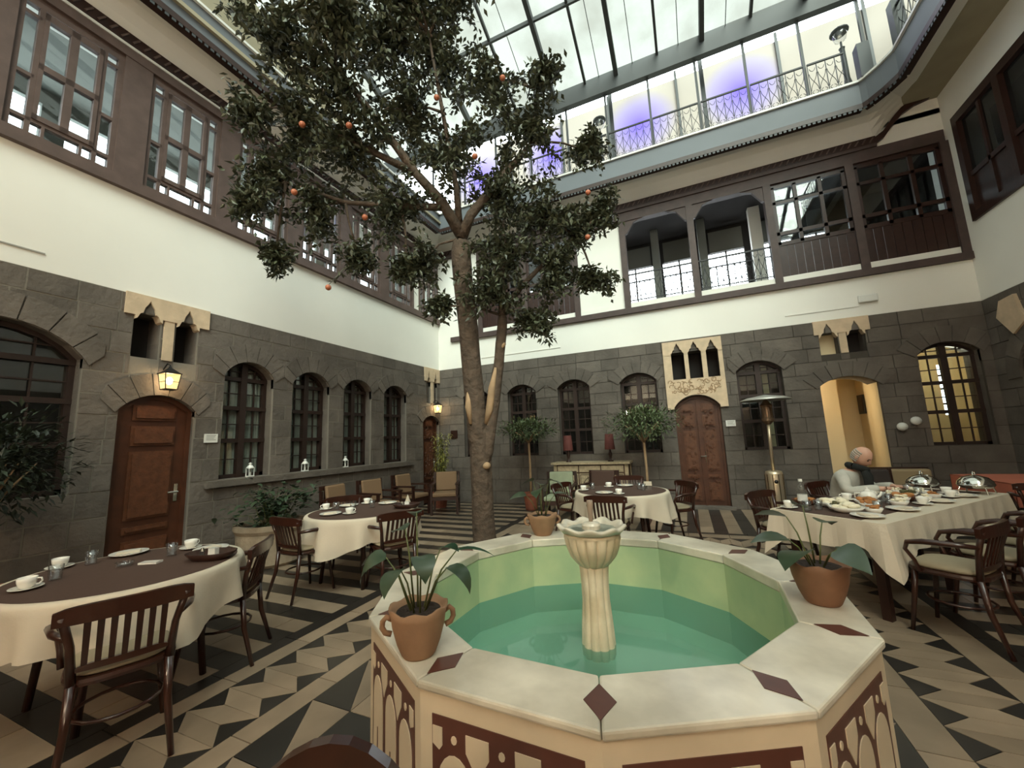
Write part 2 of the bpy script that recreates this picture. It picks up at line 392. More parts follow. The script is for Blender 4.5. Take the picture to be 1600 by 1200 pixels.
wb = thing('wall_back', 'back wall of dark basalt blocks under white plaster', None, kind='structure')
core('mortar_bed', TB, -L-.45, RW+.45, 0, ZS, BW+[BDOOR, BARCH]+BBIF+BTRI, mortar_d, w0=.012, w1=.05, parent=wb)
core('wall_core', TB, -L-.45, RW+.45, 0, ZS, BW+[BDOOR, BARCH]+BBIF+BTRI, basalt, w0=.05, parent=wb)
blocks(TB, -L, RW, BW+[BDOOR, BARCH]+BBIF+BTRI, wb, lambda u, z: True, 11, (.3, .68))
GB = (-4.0-.75, 4.62, 4.46, 6.6, 6.6)
core('plaster', TB, -L-.45, RW+.45, ZS, 7.1, [(-4.8, 4.62, 4.46, 6.6, 6.6)], plaster, w0=0, parent=wb)
wl = thing('wall_left', 'left wall of dark basalt blocks under white plaster', None, kind='structure')
core('mortar_bed', TL, FY, D, 0, ZS, LW+[LDOOR, LARCH, LDOOR2]+LBIF+LBIF2, mortar_l, w0=.002, w1=.03, parent=wl)
core('wall_core', TL, FY, D, 0, ZS, LW+[LDOOR, LARCH, LDOOR2]+LBIF+LBIF2, basalt, w0=.03, parent=wl)
blocks(TL, FY, D, LW+[LDOOR, LARCH, LDOOR2]+LBIF+LBIF2, wl, lambda u, z: u > .9, 7, (.26, .5), gap=.008)
core('plaster', TL, FY, D, ZS, 7.1, [(-3.6, D-.02, 4.9, 6.62, 6.62)], plaster, w0=0, parent=wl)
wr = thing('wall_right', 'right wall, basalt below and grey plaster above', None, kind='structure')
core('mortar_bed', TR, FY, D+.45, 0, ZS, [RARCH], mortar_d, parent=wr)
blocks(TR, FY, D, [RARCH], wr, lambda u, z: u > 6.8, 3)
core('plaster', TR, FY, D, ZS, 7.62, [(4.6, 8.68, 4.77, 6.66, 6.66)], plaster, w0=0, parent=wr)
wf = thing('wall_front', 'front wall behind the photographer', None, kind='structure')
core('mortar_bed', TF, -L-.45, RW+.45, 0, ZS, [], mortar_d, parent=wf)
blocks(TF, -L, RW, [], wf, lambda u, z: False, 4)
core('plaster', TF, -L-.45, RW+.45, ZS, 7.1, [], plaster, w0=0, parent=wf)

# ------------------------------------------------------------------ floor
fl = thing('floor', 'striped floor of pale and dark stone slabs', None, kind='structure')
ob('paving_bed', MB().box((-L-.5, FY-.5, -.2), (RW+.5, D+2.6, -.012)), grout, fl)
TP = []          # (polygon, dark?)
def rect(x0, y0, x1, y1, dark): TP.append(([(x0, y0), (x1, y0), (x1, y1), (x0, y1)], dark))
def hstripes(x0, x1, y0, y1, first, step=.19, ln=.62):
    y = y0; dk = first; i = 0
    while y < y1-.01:
        b = min(y+step, y1); x = x0; off = (i % 3)*.2
        while x < x1-.01:
            e = min(x+ln-off, x1); off = 0
            if x1-e < .15: e = x1
            rect(x, y, e, b, dk); x = e
        y = b; dk = not dk; i += 1
def vstripes(x0, x1, y0, y1, first, step=.19, ln=.6):
    x = x0; dk = first; i = 0
    while x < x1-.01:
        b = min(x+step, x1); y = y0; off = (i % 3)*.2
        while y < y1-.01:
            e = min(y+ln-off, y1); off = 0
            if y1-e < .15: e = y1
            rect(x, y, b, e, dk); y = e
        x = b; dk = not dk; i += 1
def run(x0, y0, x1, y1, dark, ln=.55):
    if x1-x0 > y1-y0:
        n = max(1, round((x1-x0)/ln)); [rect(x0+(x1-x0)*i/n, y0, x0+(x1-x0)*(i+1)/n, y1, dark) for i in range(n)]
    else:
        n = max(1, round((y1-y0)/ln)); [rect(x0, y0+(y1-y0)*i/n, x1, y0+(y1-y0)*(i+1)/n, dark) for i in range(n)]
FX0, FX1, FY0, FY1 = -3.0, 1.70, -2.0, 6.75
hstripes(-L, -3.13, FY, D, True); run(-3.13, FY, -3.0, D, True)
hstripes(1.82, RW, FY, D, True); run(1.70, FY, 1.82, D, True)
vstripes(-3.0, 1.70, 6.85, D, False); run(-3.0, 6.75, 1.70, 6.85, True)
vstripes(-3.0, 1.70, FY, -2.1, False); run(-3.0, -2.1, 1.70, -2.0, True)
run(-3.0, -2.0, -2.85, 6.75, False); run(1.50, -2.0, 1.70, 6.75, False)
run(-2.85, 6.55, 1.50, 6.75, False); run(-2.85, -2.0, 1.50, -1.8, False)
def zig(fn, n, p, flip=False):           # fn(s, t): s along, t across 0..0.47
    for k in range(n):
        a = k*p; m = a+p/2; b = a+p
        TP.append(([fn(a, 0), fn(b, 0), fn(m, .15)], True))
        TP.append(([fn(a, 0), fn(m, .15), fn(m, .47), fn(a, .32)], False)); TP.append(([fn(m, .15), fn(b, 0), fn(b, .32), fn(m, .47)], False))
        TP.append(([fn(m, .47), fn(b, .32), fn(b+p/2, .47)], True))
N1 = 31; P1 = (6.08+1.33)/N1
zig(lambda s, t: (-2.85+t, -1.33+s), 31, P1); zig(lambda s, t: (1.50-t, -1.33+s), 31, P1)
zig(lambda s, t: (-2.38+s, 6.55-t), 13, 3.41/13.5)
rect(-2.85, 6.08, -2.38, 6.55, False); rect(1.03, 6.08, 1.5, 6.55, False)
run(-2.38, 5.92, 1.03, 6.08, False); run(-2.38, -1.8, -2.22, 5.92, False); run(.83, -1.8, 1.03, 5.92, False)
y = -1.8
while y < 5.9:
    e = min(y+.46, 5.92)
    TP.append(([(-2.22, y), (-1.92, y), (-2.22, e)], True)); TP.append(([(-1.92, y), (-1.92, e), (-2.22, e)], False))
    TP.append(([(.83, y), (.53, y), (.83, e)], True)); TP.append(([(.53, y), (.53, e), (.83, e)], False)); y = e
y = -1.8; i = 0
while y < 5.9:
    e = min(y+.46, 5.92); x = -1.92; j = 0
    while x < .52:
        rect(x, y, x+.49, e, (i+j) % 4 == 3); x += .49; j += 1
    y = e; i += 1
run(-2.85, -1.8, 1.5, -1.33, False)
def tile_mb(pl):
    cx = sum(p[0] for p in pl)/len(pl); cy = sum(p[1] for p in pl)/len(pl)
    q = []
    for x, y_ in pl:
        dx, dy = cx-x, cy-y_; d = hypot(dx, dy) or 1; q.append((x+dx/d*.0035, y_+dy/d*.0035))
    a = sum(q[i][0]*q[(i+1) % len(q)][1]-q[(i+1) % len(q)][0]*q[i][1] for i in range(len(q)))
    if a < 0: q.reverse()
    m = MB(); n = len(q)
    m.add([(x, y_, 0) for x, y_ in q]+[(x, y_, -.02) for x, y_ in q], [tuple(range(n))]+[(i, i+n, (i+1) % n+n, (i+1) % n) for i in range(n)]); return m
def vis(pl):
    cx = sum(p[0] for p in pl)/len(pl); cy = sum(p[1] for p in pl)/len(pl)
    d = Vector((cx, cy, -1.5)); z = d.dot(fw)
    if z < .3: return 99
    X = d.dot(r2)/z*F_PX; Y = -d.dot(u2)/z*F_PX
    if abs(X) > 860 or abs(Y) > 660 or hypot(cx+.57, cy-2.38) < 1.15: return 99
    return z
for dk in (True, False):
    T_ = sorted([(vis(p), p) for p, d in TP if d == dk], key=lambda t: t[0]); st = MB()
    for i, (v, p) in enumerate(T_):
        m_ = tile_mb(p)
        if i < 290 and v < 20: ob('dark_slab' if dk else 'pale_slab', m_, floor_d if dk else floor_l, fl)
        else: st.add(m_.v, m_.f)
    ob('dark_slabs' if dk else 'pale_slabs', st, floor_d if dk else floor_l, fl, kind='stuff')

# ------------------------------------------------------------------ limestone twin niches
def ogee(x0, x1, z0, z1, tip=.12):       # niche outline, bottom-left first, pointed scalloped head
    c = (x0+x1)/2; w = (x1-x0)/2; zh = z1-tip
    return [(x1, z0), (x1, zh), (c+w*.45, zh+.015), (c+w*.28, zh+.05), (c+w*.12, z1), (c-w*.12, z1), (c-w*.28, zh+.05), (c-w*.45, zh+.015), (x0, zh), (x0, z0)]
def niche_head(mb, T, x0, x1, zb, zt, niches, w0=-.03, w1=.1):
    # a slab x0..x1, zb..zt with notches: built column by column above each niche head
    xs = [x0]; 
    for a, b, ztip, zsh in niches: xs += [a, b]
    xs.append(x1)
    for i in range(0, len(xs), 2):
        if xs[i+1]-xs[i] > .005: mb.prism([(xs[i], zb), (xs[i+1], zb), (xs[i+1], zt), (xs[i], zt)], w0, w1, T)
    for a, b, ztip, zsh in niches:
        c = (a+b)/2; w = (b-a)/2
        q_ = ztip-zsh; left = [(a, zsh), (c-w*.84, zsh+q_*.06), (c-w*.66, zsh+q_*.30), (c-w*.46, zsh+q_*.36), (c-w*.36, zsh+q_*.62), (c-w*.16, zsh+q_*.80), (c, ztip), (c, zt), (a, zt)]
        mb.prism(left, w0, w1, T); mb.prism([(2*c-u, z) for u, z in left][::-1], w0, w1, T)
    return mb
def twin(T, bif, x0, x1, zt, zh, parent, mid):
    m_ = niche_head(MB(), T, x0, x1, zh, zt, [(b[0], b[1], zt-.06, b[4]-.09) for b in bif]); o = ob('niche_head', m_, lime, parent)
    ob('niche_column', MB().prism([(mid-.055, bif[0][2]), (mid+.055, bif[0][2]), (mid+.055, zh+.02), (mid-.055, zh+.02)], -.02, .1, T), lime, parent)
def niche_back(T, bif, m, parent, d=.3):
    for b in bif:
        k = MB(); k.prism([(b[0]-.02, b[2]-.02), (b[1]+.02, b[2]-.02), (b[1]+.02, b[4]+.02), (b[0]-.02, b[4]+.02)], d, d+.03, T); ob('niche_back', k, m, parent)
twin(TB, BBIF, 2.35, 3.18, ZS, 3.22, wb, 2.77); niche_back(TB, BBIF[:1], int_wall, wb, .2); niche_back(TB, BBIF[1:], int_dark, wb)
twin(TL, LBIF, 2.30, 3.22, ZS+.01, 3.22, wl, 2.76); niche_back(TL, LBIF, int_dark, wl)
twin(TL, LBIF2, 8.26, 8.93, ZS, 3.12, wl, 8.59); niche_back(TL, LBIF2, lime, wl, .12)
# carved surround over the back door
sur = thing('door_surround', 'carved limestone surround with three niches above the panelled door', 'door surround', (.235, D-.04, 2.0))
S0 = lambda u, z, w: (u-.235, w+.04, z-2.0)
nm = niche_head(MB(), S0, -.33, .80, 3.14, 3.44, [(-.17, .08, 3.40, 3.18), (.16, .41, 3.40, 3.18), (.50, .72, 3.40, 3.18)], -.05, .05)
ob('niche_head', nm, lime, sur)
for a, b in ((-.33, -.17), (.08, .16), (.41, .50), (.72, .80)):
    ob('niche_column', MB().prism([(a, 2.62), (b, 2.62), (b, 3.15), (a, 3.15)], -.05, .08, S0), lime, sur)
ap = arc_pts(-.2, .655, 2.04, 2.28, 12)
for i in range(12):
    pass
am = MB(); top = 2.62
for (a, za), (b, zb_) in zip(ap, ap[1:]): am.prism([(a, za), (b, zb_), (b, top), (a, top)], -.05, .06, S0)
am.prism([(-.33, 2.0), (-.2, 2.0), (-.2, top), (-.33, top)], -.05, .06, S0); am.prism([(.655, 2.0), (.80, 2.0), (.80, top), (.655, top)], -.05, .06, S0)
ob('carved_panel', am, lime, sur)
cv = MB(); R_ = random.Random(3)
for i in range(70):                       # scroll relief
    u = R_.uniform(-.24, .72); z = R_.uniform(2.32, 2.58)
    if z < arch_z(min(max(u, -.19), .65), BDOOR)+.04: continue
    r = R_.uniform(.02, .045); a0 = R_.uniform(0, 6.28)
    cv.tube([S0(u+r*cos(a0+t*.7), z+r*sin(a0+t*.7), -.052) for t in range(6)], .007, 5)
ob('scroll_relief', cv, lime_d, sur, kind='stuff')
niche_back(TB, BTRI, int_dark, wb)
tag(sur, kind=None)

# ------------------------------------------------------------------ arched windows
def win(n, T, o, m=wood_win, dep=.16, label='', curt=True, back=int_dark, bars=True):
    x0, x1, zb, zs, zt = o; W = thing('window_%d' % n, label, None, kind='structure'); c = (x0+x1)/2; t = .055
    fr = MB(); A = arc_pts(x0, x1, zs, zt, 8)
    B = [(c+(u-c)*(1-2*t/(x1-x0)), zs+(z-zs)*(1-t/(zt-zs)) if z > zs+.001 else z) for u, z in A]
    for k in range(8): fr.prism([B[k], B[k+1], A[k+1], A[k]], dep, dep+.07, T)
    for a, b in ((x0, x0+t), (x1-t, x1)): fr.prism([(a, zb), (b, zb), (b, zs), (a, zs)], dep, dep+.07, T)
    fr.prism([(x0, zb), (x1, zb), (x1, zb+t), (x0, zb+t)], dep, dep+.07, T)
    ob('window_frame', fr, m, W)
    rails = [zb+(zs-zb)*f for f in (.36, .68)]
    ca = MB().prism([(c-.045, zb), (c+.045, zb), (c+.045, zt-.02), (c-.045, zt-.02)], dep-.02, dep+.06, T); ob('mullion', ca, m, W)
    for z in rails+[zs-.04]:
        ob('window_rail', MB().prism([(x0, z-.03), (x1, z-.03), (x1, z+.03), (x0, z+.03)], dep-.01, dep+.055, T), m, W)
    if bars:
        g = MB(); zz = [zb]+rails+[zs-.04, zt-.02]
        for sx in (-1, 1):
            xm = c+sx*(x1-x0)/4; g.prism([(xm-.008, zb), (xm+.008, zb), (xm+.008, zt-.06), (xm-.008, zt-.06)], dep+.02, dep+.045, T)
        for a, b in zip(zz, zz[1:]):
            zm = (a+b)/2; g.prism([(x0+t, zm-.008), (x1-t, zm-.008), (x1-t, zm+.008), (x0+t, zm+.008)], dep+.022, dep+.042, T)
        ob('glazing_bars', g, m, W)
    ob('pane', MB().prism([(x0, zb), (x1, zb)]+A[::-1], dep+.05, dep+.056, T), pane, W)
    if curt:
        cu = MB(); N_ = 26
        for sx in (0, 1):
            xa, xb = (x0+.02, c-.03) if sx == 0 else (c+.03, x1-.02); v = []; 
            for i in range(N_+1):
                u = xa+(xb-xa)*i/N_; w = dep+.085+.014*sin(i*1.9)
                v += [T(u, zb+.02, w), T(u, arch_z(u, o)-.02, w)]
            cu.add(v, [(2*i, 2*i+2, 2*i+3, 2*i+1) for i in range(N_)])
        ob('curtain', cu, curtain_m, W, smooth=True)
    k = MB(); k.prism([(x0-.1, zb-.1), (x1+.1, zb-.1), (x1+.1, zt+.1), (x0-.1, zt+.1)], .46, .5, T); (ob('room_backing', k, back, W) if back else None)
    return W
k = 0
for o in BW[:5]:
    k += 1; win(k, TB, o, label='arched dark window in the back wall', curt=False)
win(6, TB, BW[5], wood_win, .16, 'arched window at the right end with a lit room behind', curt=False, back=None)
for o in LW:
    k += 1; win(k+1, TL, o, label='arched window in the left wall with net curtain')
win(11, TL, LARCH, label='wide arched window left of the wooden door', curt=False)
# sill ledge under the left windows
ob('trim_1', MB().box((-L-.05, 3.3, 1.02), (-L+.07, 7.75, 1.11)), basalt, kind='structure')

# ------------------------------------------------------------------ doors
def door(n, T, o, double, label, handle_u, dep=.1, carved=False):
    x0, x1, zb, zs, zt = o; W = thing('door_%d' % n, label, None, kind='structure'); c = (x0+x1)/2
    fr = MB(); t = .05; A = arc_pts(x0, x1, zs, zt, 8); B = [(c+(u-c)*(1-2*t/(x1-x0)), z-t if z > zs+.001 else z) for u, z in A]
    for k_ in range(8): fr.prism([B[k_], B[k_+1], A[k_+1], A[k_]], dep-.03, dep+.08, T)
    for a, b in ((x0, x0+t), (x1-t, x1)): fr.prism([(a, 0), (b, 0), (b, zs), (a, zs)], dep-.03, dep+.08, T)
    ob('door_frame', fr, wood_door, W)
    leaves = [(x0+t, c-.004), (c+.004, x1-t)] if double else [(x0+t, x1-t)]
    for a, b in leaves:
        top_ = [(u, z) for u, z in B if a-1e-3 <= u <= b+1e-3]
        if double:
            top_ = [(min(max(u, a), b), z) for u, z in top_]; 
            if a < c-.1: top_.append((b, zt-t))
            else: top_.insert(0, (a, zt-t))
        lf = ob('door_leaf', MB().prism([(b, .02), (a, .02)]+top_, dep, dep+.05, T), wood_door, W)
        w = b-a; zz = [(.14, .5), (.58, .66), (.74, 1.55), (1.62, 1.86), (1.93, min(zs+.06, 2.12))]
        for za, zb2 in zz:
            pn = MB(); m_ = .07 if double else .12
            pn.prism([(a+m_, za), (b-m_, za), (b-m_, zb2), (a+m_, zb2)], dep-.018, dep, T)
            pn.prism([(a+m_+.03, za+.03), (b-m_-.03, za+.03), (b-m_-.03, zb2-.03), (a+m_+.03, zb2-.03)] if zb2-za > .08 else [(a+m_, za), (b-m_, za), (b-m_, zb2), (a+m_, zb2)], dep-.042, dep-.018, T)
            ob('raised_panel', pn, wood_panel, lf)
        if carved:
            cvm = MB(); R2 = random.Random(int(a*100)); 
            for i in range(60):
                u = R2.uniform(a+.1, b-.1); z = R2.uniform(.2, 2.0); r = R2.uniform(.012, .03)
                cvm.tube([T(u+r*cos(q_*1.0), z+r*sin(q_*1.0), dep-.043) for q_ in range(6)], .008, 4)
            ob('carving', cvm, wood_panel, lf, kind='stuff')
    if double: ob('centre_strip', MB().prism([(c-.022, .02), (c+.022, .02), (c+.022, zt-.08), (c-.022, zt-.08)], dep-.03, dep, T), wood_door, W)
    h = MB(); hu = handle_u; h.tube([T(hu, 1.02, dep-.0), T(hu, 1.02, dep-.06), T(hu-.11, 1.02, dep-.06)], .011, 8)
    h.prism([(hu-.02, .9), (hu+.02, .9), (hu+.02, 1.12), (hu-.02, 1.12)], dep-.012, dep, T); ob('door_handle', h, chrome, W, smooth=False)
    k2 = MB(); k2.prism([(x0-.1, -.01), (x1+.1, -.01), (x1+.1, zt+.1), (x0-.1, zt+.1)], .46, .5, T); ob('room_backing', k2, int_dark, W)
    return W
door(1, TB, BDOOR, True, 'carved double door under the limestone surround', .31, carved=True)
door(2, TL, LDOOR, False, 'tall brown door under the lit lantern', 3.02)
door(3, TL, LDOOR2, False, 'small brown door in the far left corner', 8.78, carved=True)
ob('trim_2', MB().prism([(-.25, 0), (.72, 0), (.72, .05), (-.25, .05)], -.12, .12, TB), basalt, kind='structure')

# lit hall behind the arch, room behind window 6
hall = thing('wall_hall', 'cream hall seen through the open archway', None, kind='structure')
hm = MB(); hm.box((2.82, 10.3, -.01), (3.4, 10.4, 2.9)); hm.box((1.5, 9.39, -.01), (1.6, 9.9, 2.9)); hm.box((3.275, 9.39, -.01), (3.4, 10.4, 2.9)); hm.box((1.5, 9.39, 2.8), (3.4, 10.4, 2.9))
hm.box((1.6, 9.8, 0), (2.82, 10.4, 2.8))
rm = thing('wall_room', 'lit cream room behind the right end window', None, kind='structure'); q = MB()
q.box((3.73, 9.39, 2.95), (5.1, 10.7, 3.0)); q.box((5.05, 9.39, 0), (5.1, 10.7, 3.0)); q.box((3.73, 9.39, .0), (5.1, 10.7, .05)); q.box((3.73, 10.6, 0), (4.70, 10.7, 3.0)); q.box((4.82, 10.6, 0), (5.1, 10.7, 3.0)); q.box((4.70, 10.6, 0), (4.82, 10.7, 1.65)); q.box((4.70, 10.6, 2.66), (4.82, 10.7, 3.0)); q.box((3.722, 9.39, 0), (3.73, 10.7, 3.0)); ob('room_walls', q, int_wall, rm)
q = MB(); [q.box((4.70, 10.62, z), (4.82, 10.65, z+.04)) for z in (1.85, 2.15, 2.42)]; ob('slit_bars', q, wood_win, rm)
ob('hall_walls', hm, int_wall, hall)
js = MB()
for a, b in ((2.31, 2.335), (3.165, 3.19)): js.prism([(a, 0), (b, 0), (b, 2.3), (a, 2.3)], .06, .46, TB)
ob('jamb_lining', js, int_wall, hall)
pic = thing('picture', 'dark framed picture on the cream wall inside the archway', 'picture', (3.27, 10.08, 1.93))
ob('picture_frame', MB().box((-.03, -.14, -.19), (0, .14, .19)), black_m, pic); ob('picture_sheet', MB().box((-.034, -.10, -.14), (-.03, .08, .14)), wood_d, pic)

# far right dark opening and limestone on the right wall
ob('door_4', MB().prism([(7.3, 0), (8.45, 0)]+arc_pts(7.3, 8.45, 2.2, 2.75)[::-1], .2, .24, TR), int_dark, kind='structure')
ob('trim_3', MB().prism([(8.15, 3.12), (8.05, 2.95), (8.35, 2.78), (8.62, 3.1), (8.5, 3.34), (8.2, 3.36)], -.05, .04, TR), lime, kind='structure')
ob('trim_4', MB().prism([(7.3, 3.0), (7.85, 2.86), (7.9, 3.38), (7.3, 3.42)], -.05, .04, TR), lime, kind='structure')
# ------------------------------------------------------------------ left gallery
gal = thing('trim_5', 'timber gallery framing along the upper left wall', None, kind='structure')
ob('sill_beam', MB().prism([(-3.6, 4.76), (D-.02, 4.76), (D-.02, 4.90), (-3.6, 4.90)], -.07, .12, TL), wood_g, gal)
ob('head_beam', MB().prism([(-3.6, 6.52), (D-.02, 6.52), (D-.02, 6.64), (-3.6, 6.64)], -.06, .12, TL), wood_g, gal)
ob('white_fillet', MB().prism([(-3.6, 6.645), (D, 6.645), (D, 6.68), (-3.6, 6.68)], -.07, 0, TL), white_p, gal)
starts = [1.2+1.135*k for k in range(-4, 6)]
for y_ in starts:
    a, b = y_-.28, y_-.0
    ob('gallery_post', MB().prism([(a, 4.9), (b, 4.9), (b, 6.52), (a, 6.52)], -.05, .12, TL), wood_g, gal)
ob('gallery_post', MB().prism([(7.745, 4.9), (7.8, 4.9), (7.8, 6.52), (7.745, 6.52)], -.05, .12, TL), wood_g, gal)
ob('plaster_panel', MB().prism([(7.8, 4.9), (8.05, 4.9), (8.05, 6.52), (7.8, 6.52)], -.0, .12, TL), plaster, gal)
def casement(T0, W_, name='gallery_window', label='', H=1.62, grp='timber windows of the left gallery'):
    # local: u 0..W_, z 0..H ; T0(u,z,w)
    w = thing(name, label, 'window', group=grp)
    B = lambda mb, u0, z0, u1, z1, a=-.02, b=.05: mb.prism([(u0, z0), (u1, z0), (u1, z1), (u0, z1)], a, b, T0)
    f = MB(); t = .05
    B(f, 0, 0, t, H); B(f, W_-t, 0, W_, H); B(f, t, 0, W_-t, .035); B(f, t, H-.1, W_-t, H)
    ob('window_frame', f, wood_g, w)
    s1, s2 = .17, W_-.17; m = MB(); B(m, s1-.02, .035, s1+.02, H-.1); B(m, s2-.02, .035, s2+.02, H-.1); ob('side_mullion', m, wood_g, w)
    r = MB(); B(r, t, .16, W_-t, .2); B(r, t, .66, s1, .7); B(r, s2, .66, W_-t, .7); B(r, t, H-.24, s1, H-.2); B(r, s2, H-.24, W_-t, H-.2); ob('cross_rail', r, wood_g, w)
    c = W_/2
    for a, b in ((s1+.02, c), (c, s2-.02)):
        k = MB(); B(k, a, .2, a+.035, H-.12, -.035, .03); B(k, b-.035, .2, b, H-.12, -.035, .03); B(k, a, .2, b, .26, -.035, .03); B(k, a, .80, b, .87, -.035, .03); B(k, a, H-.2, b, H-.12, -.035, .03)
        cs = ob('casement', k, wood_g, w)
        for z0, z1 in ((.26, .80), (.87, H-.2)):
            ob('pane', MB().prism([(a+.035, z0), (b-.035, z0), (b-.035, z1), (a+.035, z1)], 0, .006, T0), pane, cs)
    p = MB(); B(p, t, .035, W_-t, .16, .01, .016); B(p, t, .2, s1, H-.1, .01, .016); B(p, s2, .2, W_-t, H-.1, .01, .016); ob('side_panes', p, pane, w)
    tb = MB()
    for u in (.33*W_, .67*W_): B(tb, u-.012, .035, u+.012, .16)
    ob('glazing_bars', tb, wood_g, w)
    return w
TL0 = lambda u, z, w: (-w, u, z)
nmz = ['first full', 'second', 'third', 'fourth', 'fifth', 'sixth']
cw = casement(TL0, .855, label='grey brown gallery window nearest the top left corner of the picture')
cw.location = (-L, 1.2, 4.9)
lb = {1: 'second gallery window on the left wall, right of the window by the picture corner', 2: 'third gallery window on the left, half behind the orange tree tips', 3: 'fourth gallery window on the left, behind the foliage', 4: 'fifth gallery window on the left, glowing warm at its sill', 5: 'gallery window just left of the narrow white plaster strip'}
for k in range(1, 6): dup(cw, (-L, 1.2+1.135*k, 4.9), 0, lb[k])
dup(cw, (-L, 8.06, 4.9), 0, 'last gallery window on the left wall, against the far corner')
for k in range(1, 5): dup(cw, (-L, 1.2-1.135*k, 4.9), 0, 'gallery window on the left wall behind the picture edge', )
gr = thing('wall_gallery', 'room behind the left gallery windows', None, kind='structure')
gm = MB(); gm.box((-8.0, -4, 4.80), (-6.2, D, 4.86)); gm.box((-8.0, -4, 6.72), (-6.2, D, 6.78))
ob('gallery_slabs', gm, gal_ceil, gr)
gw = MB(); gw.box((-8.0, -4, 4.86), (-7.92, D, 5.3)); gw.box((-8.0, -4, 6.5), (-7.92, D, 6.72))
for k in range(-5, 8): gw.box((-8.0, 1.9+1.135*k, 5.3), (-7.92, 2.15+1.135*k, 6.5))
gw.box((-8, D, 4.8), (-6.1, D+.1, 6.78)); gw.box((-8, -4.1, 4.8), (-6.1, -4, 6.78))
ob('outer_wall', gw, gal_ceil, gr)

# ------------------------------------------------------------------ back gallery
gb = thing('trim_6', 'timber gallery framing along the upper back wall', None, kind='structure')
ob('string_beam', MB().prism([(-5.65, 4.21), (RW, 4.21), (RW, 4.335), (-5.65, 4.335)], -.07, 0, TB), wood_b, gb)
ob('sill_fillet', MB().prism([(-4.8, 4.335), (4.62, 4.335), (4.62, 4.46), (-4.8, 4.46)], -.012, 0, TB), plaster, gb)
ob('head_beam', MB().prism([(-4.8, 6.42), (4.64, 6.42), (4.64, 6.64), (-4.8, 6.64)], -.05, .12, TB), wood_b, gb)
ob('upper_moulding', MB().prism([(-6.0, 6.64), (3.72, 6.64), (3.72, 6.70), (-6.0, 6.70)], -.08, 0, TB), wood_b, gb)
PX = [-4.8, -3.5, -2.17, -1.02, .42, 1.87, 3.21, 4.56]
for x in PX:
    ob('gallery_post', MB().prism([(x, 4.335), (x+.13, 4.335), (x+.13, 6.42), (x, 6.42)], -.05, .12, TB), wood_b, gb)
ob('plaster_panel', MB().prism([(-2.04, 4.4), (-1.02, 4.4), (-1.02, 6.42), (-2.04, 6.42)], 0, .12, TB), plaster, gb)
for a, b in ((-.89, .42), (.55, 1.87)):   # shaped heads of the open bays
    for s, c in ((a, 1), (b, -1)):
        pts = [(s, 6.42), (s, 6.1)]+[(s+c*.04*(1+i), 6.12+.06*i+.0*i) for i in range(5)]+[(s+c*.42, 6.42)]
        m_ = MB(); m_.prism(pts if c > 0 else pts[::-1], -.03, .05, TB); ob('corner_bracket', m_, wood_b, gb)
def bay_window(a, b, label):
    w = thing('gallery_bay_window', label, 'window', ((a+b)/2, D, 4.46), group='glazed bays of the back gallery'); W_ = b-a; T0 = lambda u, z, w_: (u-W_/2, w_, z)
    B = lambda mb, u0, z0, u1, z1, p=-.01, q_=.05: mb.prism([(u0, z0), (u1, z0), (u1, z1), (u0, z1)], p, q_, T0)
    n = 9
    for i in range(n): ob('plank', B(MB(), i*W_/n+.003, 0, (i+1)*W_/n-.003, .66, 0, .04), wood_d, w)
    f = MB(); 
    for z0, z1 in ((.64, .72), (.86, .93), (1.52, 1.58), (1.86, 1.96)): B(f, 0, z0, W_, z1)
    for u in (0, W_/3-.03, 2*W_/3-.03, W_-.06): B(f, u, .66, u+.06, 1.9)
    ob('window_frame', f, wood_d, w)
    for i in range(3):
        for z0, z1 in ((.72, .86), (.93, 1.52), (1.58, 1.86)):
            ob('pane', B(MB(), i*W_/3+.03, z0, (i+1)*W_/3-.03, z1, .02, .026), pane, w)
    return w
bay_window(2.0, 3.21, 'glazed timber bay right of the open gallery arches, with planks below'); bay_window(3.34, 4.56, 'last glazed timber bay of the back gallery, against the right wall')
bay_window(-3.37, -2.17, 'glazed gallery bay on the back wall behind the tree crown'); bay_window(-4.67, -3.5, 'glazed gallery bay on the back wall by the tree trunk')
def railing(name, label, a, b, y, z0, z1, pitch=.17, T=None, group=None, loc=None):
    W_ = b-a; T = T or (lambda u, z, w: (u, w, z)); r = thing(name, label, 'railing', loc or (a, y, z0), group=group); H = z1-z0
    ob('top_rail', MB().prism([(0, H-.03), (W_, H-.03), (W_, H), (0, H)], -.015, .015, T), iron, r)
    ob('bottom_rail', MB().prism([(0, .05), (W_, .05), (W_, .07), (0, .07)], -.01, .01, T), iron, r)
    n = max(1, round(W_/pitch)); p = W_/n; sc = MB()
    for i in range(n+1): 
        ob('baluster', MB().prism([(i*p-.006, 0), (i*p+.006, 0), (i*p+.006, H), (i*p-.006, H)], -.006, .006, T), iron, r)
    for i in range(n):
        c = (i+.5)*p
        sc.tube([T(c+.36*p*sin(t*.785-pi/2 if 0 else (t-2)*.6), H*.9-.14*H*cos((t-2)*.6)+.0, 0) for t in range(5)], .005, 5)
        for s in (-1, 1):
            sc.tube([T(c+s*p*.42*cos(t/6*pi), .2*H+.5*H*t/6, 0) for t in range(7)], .005, 5)
            sc.tube([T(c+s*p*(.1+.25*sin(t/5*pi)), .1*H+.1*H*t/5, 0) for t in range(6)], .005, 5)
    ob('scroll_work', sc, iron, r, kind='stuff'); return r
railing('gallery_railing', 'iron railing in the left open arch of the back gallery', -.89, .42, D+.03, 4.46, 5.15, .11)
railing('gallery_railing', 'iron railing in the right open arch of the back gallery', .55, 1.87, D+.03, 4.46, 5.15, .11)
g2 = thing('wall_gallery_back', 'room behind the back gallery', None, kind='structure')
